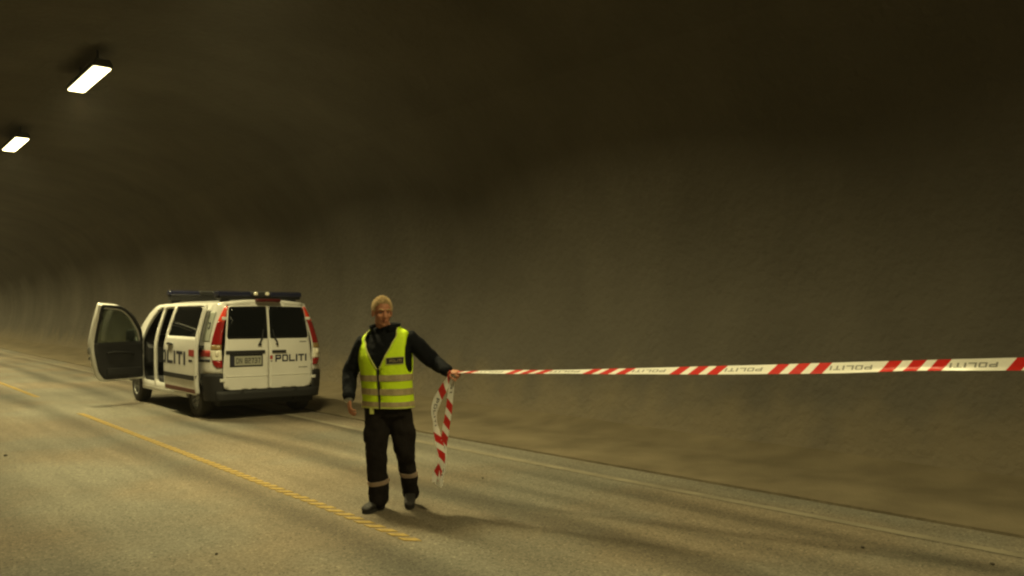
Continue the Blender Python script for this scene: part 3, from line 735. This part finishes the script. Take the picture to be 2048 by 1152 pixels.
# --- body: one continuous skin
bd = MB()
bd.loft([[torso(2*math.pi*j/28, z, -.022) for j in range(28)] for z in (.80, .9, 1.0, 1.1, 1.2, 1.3, 1.37, 1.43, 1.47, 1.50)])
bd.tube([(-.062, .02, 1.42), (-.066, .010, 1.50), hp(0, .015, -.075)], [.075, .062, .058], 16)
bd.ball(hp(0, .018, .028), (.074, .094, .092), rot=HROT, seg=24, rings=16)          # cranium
bd.ball(hp(0, -.020, -.030), (.062, .070, .080), rot=HROT, seg=20, rings=14)         # face
bd.ball(hp(0, -.040, -.080), (.046, .044, .038), rot=HROT)                              # jaw
bd.ball(hp(0, -.070, -.098), (.022, .018, .017), rot=HROT)                              # chin
bd.tube([hp(0, -.083, .018), hp(0, -.096, -.008), hp(0, -.107, -.028)], [.010, .012, .016], 10)
bd.ball(hp(0, -.094, -.034), (.019, .013, .010), rot=HROT)
bd.tube([hp(-.050, -.068, .022), hp(-.02, -.086, .026), hp(.02, -.086, .026), hp(.050, -.068, .022)], [.009, .011, .011, .009], 8)  # brow
for k in (-1, 1):
    bd.ball(hp(k*.040, -.066, -.025), (.022, .018, .016), rot=HROT)                    # cheek bone
    bd.ball(hp(k*.077, .012, -.012), (.011, .020, .034), rot=HROT)                     # ear
bd.tube([hp(-.026, -.078, -.062), hp(0, -.090, -.060), hp(.026, -.078, -.062)], [.006, .009, .006], 8)
bd.tube([hp(-.022, -.078, -.073), hp(0, -.088, -.073), hp(.022, -.078, -.073)], [.006, .009, .006], 8)
for A, B, C in ((SH_R, EL_R, WR_R), (SH_L, EL_L, WR_L)):
    bd.tube([A, A.lerp(B, .5), B, B.lerp(C, .5), C], [.058, .050, .042, .040, .028], 14)
for A, B, C in ((HIP_R, KN_R, AN_R), (HIP_L, KN_L, AN_L)):
    bd.tube([A+Vector((0, 0, .04)), A.lerp(B, .5), B, B.lerp(C, .4), C], [.085, .072, .052, .050, .036], 14)
def hand(wrist, d, palm, curl, spread, thumb_side, tc):
    """palm + four jointed fingers + thumb; d = along the hand, palm = palm normal"""
    d = d.normalized(); palm = (palm-d*palm.dot(d)).normalized(); s_ = d.cross(palm).normalized()*thumb_side  # towards the thumb
    bd.tube([wrist-d*.03, wrist+d*.02, wrist+d*.055, wrist+d*.088], [(.019, .027), (.017, .034), (.016, .040), (.013, .039)], 14, ref=palm)
    for i, (ofs, ln) in enumerate(((.030, .074), (.010, .082), (-.010, .076), (-.029, .060))):
        p = wrist+d*(.088-.004*abs(i-1.2))+s_*ofs; c = curl[i]; pts = [p-d*.02, p]; ang = c*.55
        dd = (d+s_*ofs*spread).normalized()
        for k, fr in enumerate((.45, .30, .25)):
            v = (dd*math.cos(ang)+palm*math.sin(ang)); p = p+v*ln*fr; pts.append(p); ang += c*(1.0 if k == 0 else .7)
        bd.tube(pts, [.0098, .0100, .0092, .0086, .0078], 10)
    b0 = wrist+d*.028+s_*.030; t1 = b0+(d*.55+s_*.62+palm*.35).normalized()*.042; t2 = t1+(d*.85+s_*(.30-tc)+palm*(.25+tc)).normalized()*.032; t3 = t2+(d*.85+s_*(.02-tc)+palm*(.3+tc)).normalized()*.026
    bd.tube([b0-s_*.012, b0, t1, t2, t3], [.013, .0145, .0115, .0100, .0088], 10)
hand(WR_R, Vector((.10, -.30, -.95)), Vector((.8, .35, 0)), (.45, .55, .62, .7), 1.2, -1, .1)
hand(WR_L, Vector((.85, -.42, -.10)), Vector((.10, .30, -1)), (1.35, 1.4, 1.45, 1.45), .4, -1, .35)
body_me = voxel(bd, .0046, 2)
mesh_obj('body', body_me, M['skin'], OFF, True, 180)
for k in (-1, 1):
    e = MB(); e.ball(hp(k*.030, -.0725, .003), (.0120, .009, .0058), 0, rot=HROT); e.ball(hp(k*.030+.001, -.0795, .003), (.0048, .003, .0046), 1, rot=HROT); e.build('eye', [M['eye'], M['iris']], OFF)
    e = MB(); e.tube([hp(k*.014, -.097, .0255), hp(k*.032, -.094, .031), hp(k*.048, -.078, .026)], [.004, .005, .003], 6); e.build('eyebrow', M['hair'], OFF)
lp = MB(); lp.tube([hp(-.024, -.083, -.067), hp(0, -.0985, -.0665), hp(.024, -.083, -.067)], [.003, .005, .003], 6); lp.build('lips', M['lip'], OFF)
# hair: short cap with ragged fringe
hm = MB(); rows = 16; seg = 44; rings = []
for i in range(rows+1):
    ring = []
    for j in range(seg):
        ph = 2*math.pi*j/seg                      # 0 = front (-y)
        front = .5+.5*math.cos(ph); sidew = abs(math.sin(ph))
        lim = R(118)-R(62)*front**1.6 + (R(8)*noise.noise(Vector((ph*3, 1, 0))))
        if sidew > .85: lim = R(104)
        th = lim*i/rows; k = 1.0
        rr = 1.02+.05*noise.noise(Vector((math.sin(ph)*6, math.cos(ph)*6, th*7)))-(.06 if i == rows else 0)
        ring.append(hp(.078*rr*math.sin(th)*math.sin(ph), .018-.096*rr*math.sin(th)*math.cos(ph), .028+.095*rr*math.cos(th)))
    rings.append(ring)
hm.loft(rings, cap=False); hm.f = [q[::-1] for q in hm.f]
r2 = random.Random(3)
for ring in rings[1:]:
    for p in ring:
        for _ in range(1):
            n_ = (p-hp(0, .018, .02)).normalized(); t_ = HROT @ Vector((r2.uniform(-.6, .6), -.7+r2.uniform(-.5, .5), r2.uniform(-.2, .3))); d_ = (n_*.75+t_*.6).normalized()
            a_ = d_.cross(Vector((r2.uniform(-1, 1), r2.uniform(-1, 1), r2.uniform(-1, 1)))).normalized()*.0042; b_ = d_.cross(a_).normalized()*.0042; q_ = p+n_*.004; l_ = r2.uniform(.006, .012)
            hm.add([q_+a_, q_-a_*.5+b_*.8, q_-a_*.5-b_*.8, q_+d_*l_], [(0, 1, 3), (1, 2, 3), (2, 0, 3)])
ho = hm.build('hair', M['hair'], OFF, True, 180)
# --- jacket
jk = MB()
jk.loft([[torso(2*math.pi*j/32, z, .0) for j in range(32)] for z in (.84, .92, 1.0, 1.08, 1.16, 1.24, 1.30, 1.36, 1.40, 1.43, 1.455, 1.48, 1.505, 1.53)])
for A, B, C, k in ((SH_R, EL_R, WR_R, -1), (SH_L, EL_L, WR_L, 1)):
    inn = A+Vector((-k*.07, 0, -.03))
    jk.tube([inn, A, A.lerp(B, .35), A.lerp(B, .7), B, B.lerp(C, .3), B.lerp(C, .65), B.lerp(C, .93)], [.070, .080, .076, .071, .068, .066, .058, .050], 18)
    for t in (.25, .55, .8):                    # bunched sleeve rolls
        p = B.lerp(C, t); d_ = (C-B).normalized(); jk.ball(p, .063-.012*t, seg=14, rings=8)
mesh_obj('jacket', voxel(jk, .009, 3, folds(11, .010, .55)), M['jacket'], OFF, True, 180)
for A, B in ((EL_R, WR_R), (EL_L, WR_L)):
    c = MB(); p = A.lerp(B, .93); d_ = (B-A).normalized(); c.tube([p-d_*.018, p+d_*.012], [.053, .051], 18); c.build('cuff', M['jacket'], OFF)
w_ = MB(); p = EL_R.lerp(WR_R, .985); d_ = (WR_R-EL_R).normalized(); w_.tube([p-d_*.010, p+d_*.012], [.044, .044], 18); w_.build('wristband', M['steel'], OFF)
# collar, open at the front
co = MB(); rings = []
for i in range(5):
    k = i/4; ring = []
    for j in range(29):
        ph = R(32)+(2*math.pi-2*R(32))*j/28
        back = .5-.5*math.cos(ph); z = 1.485+(.055+.025*back)*k
        a, b, cx, c_ = lerp_table(TT, 1.52)
        ex_ = .018+.020*k
        ring.append(Vector((cx+(a+ex_)*math.sin(ph)*cy+(b+ex_)*math.cos(ph)*sy, c_+(a+ex_)*math.sin(ph)*sy-(b+ex_)*math.cos(ph)*cy, z+.06*math.sin(ph)*a)))
    rings.append(ring)
co.loft(rings, cap=False, close=False); thicken(co.build('collar', M['jacket'], OFF, True, 180), .014, 0, 0)
# --- vest (bent sheet with neck and arm holes)
KX = .19
VO = .021
def vz(p, z): return torso(p/KX, z, VO+.006*noise.noise(Vector((p*14, z*5, 2)))+.004*noise.noise(Vector((p*34, z*11, 6)))+(.010*max(0, (1.0-z)/.15) if z < 1 else 0))
half = []
VN = 1.185
for sg in (1, -1):
    outer = [(sg*.004*1, .862), (sg*math.pi*KX, .862), (sg*math.pi*KX, 1.500), (sg*2.0*KX, 1.500), (sg*1.30*KX, 1.503), (sg*.88*KX, 1.478), (sg*.52*KX, 1.40), (sg*.24*KX, 1.29), (sg*.006, VN)]
    hole = [(sg*(math.pi/2)*KX+.50*KX*math.cos(a)*(1-.0*math.sin(a)), 1.295+.150*math.sin(a)) for a in [2*math.pi*i/22 for i in range(22)]]
    P, F = panel_geo(outer, [hole], vz, .028, None)
    half.append((P, F, sg))
vm = MB()
for P, F, sg in half:
    Q = []
    for t in F:
        c = (P[t[0]]+P[t[1]]+P[t[2]])/3; n_ = (P[t[1]]-P[t[0]]).cross(P[t[2]]-P[t[0]]); cc = Vector((lerp_table(TT, min(c.z, 1.45))[2], 0, min(c.z, 1.30)))
        Q.append(t if n_.dot(c-cc) > 0 else t[::-1])
    vm.add(P, Q)
vo = vm.build('vest', M['vest'], OFF, True, 180); thicken(vo, .006)
vo['label'] = 'fluorescent yellow vest with grey bands'
def vband(z0, z1, name, mt, p0=-math.pi, p1=math.pi, off=.0045, n=64, skip=.02):
    mb = MB()
    for a, b in ((p0, -skip), (skip, p1)) if skip else ((p0, p1),):
        rows_ = []
        for i in range(n+1):
            ph = a+(b-a)*i/n; q = ph*KX
            def pt(z, o): 
                p = vz(q, z); c = Vector((lerp_table(TT, z)[2], lerp_table(TT, z)[3], p.z)); return p+(p-c).normalized()*o
            rows_.append([pt(z0, .0005), pt(z0, off), pt((z0+z1)/2, off), pt(z1, off), pt(z1, .0005)])
        mb.loft(rows_, cap=True)
    mb.build(name, M[mt], vo, True, 50)
vband(1.086, 1.136, 'reflective_band', 'reflect'); vband(.973, 1.024, 'reflective_band', 'reflect'); vband(.876, .915, 'reflective_band', 'reflect')
vband(.862, .872, 'hem_binding', 'piping')
z_ = MB(); z_.tube([vz(0, .866+(VN-.866)*i/14)+Vector((-.001, -.004, 0)) for i in range(15)], .0055, 6); z_.build('zip', M['ink'], vo)
for sg in (1, -1):                        # pale binding round the neck opening
    pts = []
    key = [(.006, VN), (.24*KX, 1.29), (.52*KX, 1.40), (.88*KX, 1.478), (1.30*KX, 1.503)]
    for (a, b), (c, d) in zip(key, key[1:]):
        for i in range(5): pts.append(vz(sg*(a+(c-a)*i/5), b+(d-b)*i/5))
    b_ = MB(); b_.tube(pts, .005, 6); b_.build('neck_binding', M['piping'], vo)
# name patch on the chest
bp_ = MB(); f0 = lambda p, z, o: vz(p, z)+Vector((sy*0, -o, 0))
def prect(mb, p0, p1, z0, z1, o, mi):
    n = 6; mb.loft([[f0(p0+(p1-p0)*i/n, z0, .0005), f0(p0+(p1-p0)*i/n, z1, .0005), f0(p0+(p1-p0)*i/n, z1, o), f0(p0+(p1-p0)*i/n, z0, o)] for i in range(n+1)], mi)
PB0, PB1 = .055, .192
prect(bp_, PB0-.006, PB1+.006, 1.218, 1.278, .005, 1); prect(bp_, PB0, PB1, 1.224, 1.272, .007, 0)
for r in word_rects('POLITI', PB0+.022, 1.237, .095, .022, .28): prect(bp_, r[0], r[2], r[1], r[3], .0085, 2)
bp_.build('chest_patch', [M['ink'], M['piping'], M['reflect']], vo, False)
# badge clipped at the belt
bc = MB(); p = torso(-.32, .84, .02); bc.box(p+Vector((0, -.012, .0)), (.034, .012, .05), bev=.004); bc.build('belt_badge', M['piping'], OFF)
# --- trousers
tr = MB()
tr.loft([[torso(2*math.pi*j/28, z, .004) for j in range(28)] for z in (.79, .84, .88)])
tr.tube([(-.125, .0, .83), (-.035, .0, .80), (.06, .0, .83)], [.11, .118, .11], 18)
def leg(A, B, C, w, side_, lo=1):
    tr.tube([A, A.lerp(B, .3), A.lerp(B, .65), B, B.lerp(C, .22), B.lerp(C, .55), B.lerp(C, .88), B.lerp(C, 1.0)], [(w*1.04, w*1.04), (w*1.0, w*1.0), (w*.92, w*.94), (w*.84, w*.86), (w*.80*lo, w*.83*lo), (w*.78*lo, w*.82*lo), (w*.80*lo, w*.84*lo), (w*.80*lo, w*.84*lo)], 20, ref=(0, 1, 0))
    p = A.lerp(B, .62)+Vector((side_*.062, -.01, 0)); tr.ball(p, (.052, .07, .10))                 # cargo pocket
leg(HIP_R, KN_R, AN_R, .105, -1); leg(HIP_L, KN_L, AN_L, .103, 1, .84)
tr.ball(KN_L+Vector((0, -.045, .0)), (.062, .05, .09)); tr.ball(KN_R+Vector((0, -.04, .0)), (.066, .05, .09))
tr_o = mesh_obj('trousers', voxel(tr, .010, 3, folds(10, .012, .9)), M['trouser'], OFF, True, 180)
from mathutils.bvhtree import BVHTree
tme = tr_o.data; bvh = BVHTree.FromPolygons([v.co.copy() for v in tme.vertices], [tuple(p.vertices) for p in tme.polygons])
for K, A, t0, tilt in ((KN_R, AN_R, .58, .10), (KN_L, AN_L, .46, -.14)):
    b_ = MB(); dd = ((A-K).normalized()+Vector((tilt, 0, 0))).normalized(); a_ = Vector((1, 0, 0)); a_ = (a_-dd*a_.dot(dd)).normalized(); q_ = dd.cross(a_)
    c0 = K.lerp(A, t0); rings = []; NB = 36
    for o_ in (0, .012, .026, .038):
        row = []
        for j in range(NB):
            w = a_*math.cos(2*math.pi*j/NB)+q_*math.sin(2*math.pi*j/NB); c = c0+dd*o_
            h_ = bvh.ray_cast(c, w, .2)[0]
            row.append(((h_-c).length if h_ is not None else .085, c, w))
        rings.append(row)
    R_ = [[(rings[k][(j-1) % NB][0]+rings[k][j][0]*2+rings[k][(j+1) % NB][0])/4 for j in range(NB)] for k in range(4)]
    L_ = [[rings[k][j][1]+rings[k][j][2]*(R_[k][j]+o) for j in range(NB)] for k, o in ((0, -.004), (0, .005), (1, .006), (2, .006), (3, .005), (3, -.004))]
    b_.loft(L_, cap=False); b_.build('reflective_band', M['legband'], OFF)
# --- boots
def boot(an, yaw, pitch, toe_z):
    rot = Euler((pitch, 0, yaw)).to_matrix()
    def P_(x, y, z): return Vector((an.x, an.y, 0))+rot @ Vector((x, y, z))+Vector((0, 0, toe_z))
    b = MB()
    prof_ = [(.085, .030, .075, .0), (.07, .038, .095, .0), (.02, .042, .13, .0), (-.03, .044, .105, .0), (-.08, .048, .082, .0), (-.13, .050, .070, .0), (-.165, .044, .056, .0), (-.188, .028, .038, .0)]
    rings = []
    for y, hw_, top, bot in prof_:
        rings.append([P_(hw_*math.copysign(abs(math.cos(t))**.75, math.cos(t)), y, .022+(top-.022)*(.5+.5*math.copysign(abs(math.sin(t))**.8, math.sin(t)))) for t in [2*math.pi*j/18 for j in range(18)]])
    b.loft(rings); b.tube([P_(0, .03, .08), P_(0, .035, .16)], [.052, .055], 16)
    me = voxel(b, .008, 3); o = mesh_obj('boot', me, M['boot'], OFF, True, 180)
    s_ = MB(); q = rnd([(-.026, .080), (.026, .080), (.034, .02), (.040, -.06), (.047, -.12), (.036, -.168), (.012, -.188), (-.012, -.188), (-.036, -.168), (-.047, -.12), (-.040, -.06), (-.034, .02)], .015, 2)
    s_.loft([[P_(x, y, .0) for x, y in q], [P_(x, y, .028) for x, y in q]]); s_.build('sole', M['sole'], o, True, 30)
boot(Vector((-.125, .0, 0)), R(-28), 0, .001)
boot(Vector((.130, .165, 0)), R(4), R(14), .052)

# ================================================================== BARRIER TAPE
TAPE = empty('barrier_tape', OFF.location+WR_L+Vector((.07, -.05, 0))); tag(TAPE, 'red and white police tape stretched from the man\'s hand with a hanging tail', 'tape')
T0 = TAPE.location.copy()
def tape_mat():
    m = bpy.data.materials.new('striped_tape'); m.use_nodes = True; nt = m.node_tree; L = nt.links.new; N = nt.nodes.new
    b = nt.nodes['Principled BSDF']; b.inputs['Roughness'].default_value = .35
    uv = N('ShaderNodeUVMap'); sp = N('ShaderNodeSeparateXYZ'); L(uv.outputs[0], sp.inputs[0])
    def mth(op, a, c, d=None):
        k = N('ShaderNodeMath'); k.operation = op
        for i, q in enumerate((a, c)):
            if isinstance(q, (int, float)): k.inputs[i].default_value = q
            else: L(q, k.inputs[i])
        return k.outputs[0]
    u = mth('SUBTRACT', sp.outputs[0], mth('MULTIPLY', sp.outputs[1], .062))     # slant
    u = mth('MULTIPLY', mth('FRACT', mth('DIVIDE', u, .685), 0), .685)
    tot = None
    for k in range(3):
        a = mth('MULTIPLY', mth('GREATER_THAN', u, .02+.135*k), mth('LESS_THAN', u, .02+.135*k+.078))
        tot = a if tot is None else mth('ADD', tot, a)
    mx = N('ShaderNodeMix'); mx.data_type = 'RGBA'; L(tot, mx.inputs[0]); mx.inputs[6].default_value = (.78, .76, .70, 1); mx.inputs[7].default_value = (.52, .018, .014, 1)
    L(mx.outputs[2], b.inputs['Base Color'])
    n = N('ShaderNodeTexNoise'); n.inputs['Scale'].default_value = 25; tcx = N('ShaderNodeTexCoord'); L(tcx.outputs['Object'], n.inputs['Vector'])
    bp = N('ShaderNodeBump'); bp.inputs['Strength'].default_value = .3; bp.inputs['Distance'].default_value = .01; L(n.outputs['Fac'], bp.inputs['Height']); L(bp.outputs['Normal'], b.inputs['Normal'])
    return m
TM = tape_mat(); TWD = .075
def ribbon(name, pts, wds, u0, parent, across=5, bend=None, usc=1, ws=1):
    """pts: centre points (world), wds: unit width directions (bottom -> top)"""
    n = len(pts); us = [u0]
    for i in range(1, n): us.append(us[-1]+(pts[i]-pts[i-1]).length*usc)
    def surf(i, k, o=0):
        p = pts[i]+wds[i]*(k-.5)*TWD*(ws(us[i]) if callable(ws) else ws)
        if bend: p = p+bend(us[i], k)
        return p-T0
    v = [surf(i, j/(across-1)) for i in range(n) for j in range(across)]
    f = [(i*across+j, (i+1)*across+j, (i+1)*across+j+1, i*across+j+1) for i in range(n-1) for j in range(across-1)]
    me = bpy.data.meshes.new(name); me.from_pydata([tuple(p) for p in v], [], f); uvl = me.uv_layers.new(name='UVMap')
    for l in me.loops: i, j = divmod(l.vertex_index, across); uvl.data[l.index].uv = (us[i], j/(across-1))
    o = mesh_obj(name, me, TM, parent, True, 180)
    def at(u, k, o_=0):
        u = min(max(u, us[0]), us[-1]-1e-6); i = next(q for q in range(n-1) if us[q+1] > u or q == n-2); t = (u-us[i])/(us[i+1]-us[i]) if us[i+1] > us[i] else 0
        P = surf(i, k).lerp(surf(i+1, k), t); n_ = (surf(i, .9)-surf(i, .1)).cross(surf(i+1, .5)-surf(i, .5)).normalized()
        return P+n_*o_
    return o, at, us
A = OFF.location+WR_L+Vector((.085, -.045, -.005)); B = Vector((2.95, 4.87, 1.348))
dirv = (B-A); NT = 130; pts = []; wds = []
TEND = 3.45
for i in range(NT+1):
    t = TEND*(i/NT)**1.25
    p = A+dirv*t; p.z -= .05*math.sin(min(1, t)*math.pi)*0.25
    ax = dirv.normalized(); up = (Vector((0, 0, 1))-ax*ax.z).normalized(); bk_ = ax.cross(up)      # bk_: away from camera?
    if bk_.y < 0: bk_ = -bk_
    tl = 1.20*(1-min(1, max(0, t-.28)/.66))**.9+.10*noise.noise(Vector((t*7, 2, 0)))+.05*noise.noise(Vector((t*25, 5, 0)))
    w = up*math.cos(tl)+bk_*math.sin(tl); pts.append(p); wds.append(w)
def bend(u, k):
    a = math.exp(-((u-3.42)/.34)**2); return Vector((-.3, -.7, 0))*(.030*a*max(0, .36-k)/.36)+Vector((0, 0, .012*a*max(0, .36-k)/.36))
to, tat, tus = ribbon('tape_strip', pts, wds, 0.0, TAPE, 7, bend, ws=lambda u: .38+.62*min(1, u/.55))
to.rotation_euler = (0, 0, 0)
UOFF = .685-.455       # first stripe group begins about 0.455 m from the hand
uvl = to.data.uv_layers[0]
for d_ in uvl.data: d_.uv[0] += UOFF
tx = MB()
k = 0; u = .455-.685
while u < tus[-1]-.8:
    # text lies upside down between the stripe groups
    for r in word_rects('POLITI', 0, 0, .25, 1, .3, bold=.03):
        a, b = u+.405+.262-r[2], u+.405+.262-r[0]
        if a < .05: continue
        z0, z1 = .70-.40*r[3], .70-.40*r[1]; n = max(1, int((b-a)/.02))
        sl = lambda uu, kk: uu+.062*(kk-.5)*.3
        for q in range(n):
            c, d_ = a+(b-a)*q/n, a+(b-a)*(q+1)/n
            for sgn in (1, -1):
                P4 = [tat(sl(c, z0), z0, .0012*sgn), tat(sl(d_, z0), z0, .0012*sgn), tat(sl(d_, z1), z1, .0012*sgn), tat(sl(c, z1), z1, .0012*sgn)]
                tx.add(P4, [(0, 1, 2, 3)])
    u += .685
greyink = mat('grey_print', (.27, .26, .235), .6)
tx.build('lettering', greyink, TAPE, False)['kind'] = 'stuff'
# hanging tail: down, folded at the bottom and up again
def wp(px, py, dy=0):
    Y = T0.y+dy; return Vector(((px-1024)*Y/1690, Y, 1.63-(py-630)*Y/1690))
def spline(K, n=10):
    out = []
    for i in range(len(K)-1):
        p = [K[max(0, i-1)], K[i], K[i+1], K[min(len(K)-1, i+2)]]
        for j in range(n):
            t = j/n; out.append(tuple(.5*(2*p[1][c]+(p[2][c]-p[0][c])*t+(2*p[0][c]-5*p[1][c]+4*p[2][c]-p[3][c])*t*t+(3*p[1][c]-p[0][c]-3*p[2][c]+p[3][c])*t**3) for c in range(len(K[0]))))
    return out+[tuple(K[-1])]
# px, py, depth offset, turn of the ribbon about the vertical (0 = flat to the camera), roll
K1 = [(902, 742, .0, 70), (897, 758, -.015, 60), (888, 776, -.02, 25), (875, 800, -.015, 20), (869, 822, -.01, 48), (870, 842, 0, 68), (874, 866, 0, 50), (880, 890, -.01, 35), (884, 912, -.02, 45), (882, 930, -.02, 40), (874, 948, -.02, 15), (872, 964, -.015, 25)]
K2 = [(904, 746, .02, 80), (903, 772, .02, 55), (900, 800, .03, 50), (897, 826, .03, 45), (893, 850, .03, 40), (890, 872, .03, 42), (887, 895, .03, 48), (888, 918, .02, 55), (885, 940, .01, 50), (880, 963, -.01, 60)]
for K, u0 in ((K1, .18), (K2, .50)):
    sp_ = spline(K, 7); pts = []; wds = []
    for i, (px, py, dy, an_) in enumerate(sp_):
        a, b = sp_[max(0, i-1)], sp_[min(len(sp_)-1, i+1)]
        t = (wp(b[0], b[1], b[2])-wp(a[0], a[1], a[2])).normalized()
        w = Vector((math.cos(R(an_)), math.sin(R(an_)), 0)); w = (w-t*w.dot(t)).normalized(); pts.append(wp(px, py, dy)); wds.append(w)
    o, at_, us_ = ribbon('tape_tail', pts, wds, u0, TAPE, 4, ws=.95)
    tx = MB()
    for r in word_rects('POLITI', 0, 0, .235, 1, .3):
        for gstart in (.02+.405-UOFF*0, ):
            base = (math.floor(u0/.685)*.685)+.43
            for m_ in (0, .685):
                a, b = base+m_+r[0], base+m_+r[2]
                if b < us_[-1]-.02 and a > us_[0]+.12:
                    for sgn in (1, -1):
                        z0, z1 = .3+.4*r[1], .3+.4*r[3]
                        tx.add([at_(a, z0, .0012*sgn), at_(b, z0, .0012*sgn), at_(b, z1, .0012*sgn), at_(a, z1, .0012*sgn)], [(0, 1, 2, 3)])
    if tx.v: tx.build('tail_lettering', M['ink'], TAPE, False)['kind'] = 'stuff'
# small crumpled fold at the tip and in the fist
cf = MB(); c = wp(880, 962, 0)-T0
cf.add([c+Vector(q) for q in ((-.045, 0, .045), (-.035, -.02, -.02), (.01, -.01, -.05), (.03, .01, .0), (.0, -.03, .03), (.022, .02, -.035))], [(0, 1, 4), (1, 2, 4), (2, 3, 4), (1, 5, 2)])
cf.build('tape_fold', mat('tape_white', (.78, .76, .70), .4), TAPE, False)


# ================================================================== dusty tunnel air
hz = MB(); hz.box((-50, 80, 5.0), (190, 290, 12.6)); ho_ = hz.build('haze', [], None, False)
hm_ = bpy.data.materials.new('dusty_air'); hm_.use_nodes = True; hm_.node_tree.nodes.clear()
hv_ = hm_.node_tree.nodes.new('ShaderNodeVolumePrincipled'); hv_.inputs['Color'].default_value = (.85, .84, .80, 1); hv_.inputs['Density'].default_value = HAZE
hm_.node_tree.links.new(hv_.outputs[0], hm_.node_tree.nodes.new('ShaderNodeOutputMaterial').inputs['Volume'])
ho_.data.materials.append(hm_); tag(ho_, 'thin dusty air filling the tunnel', kind='stuff')
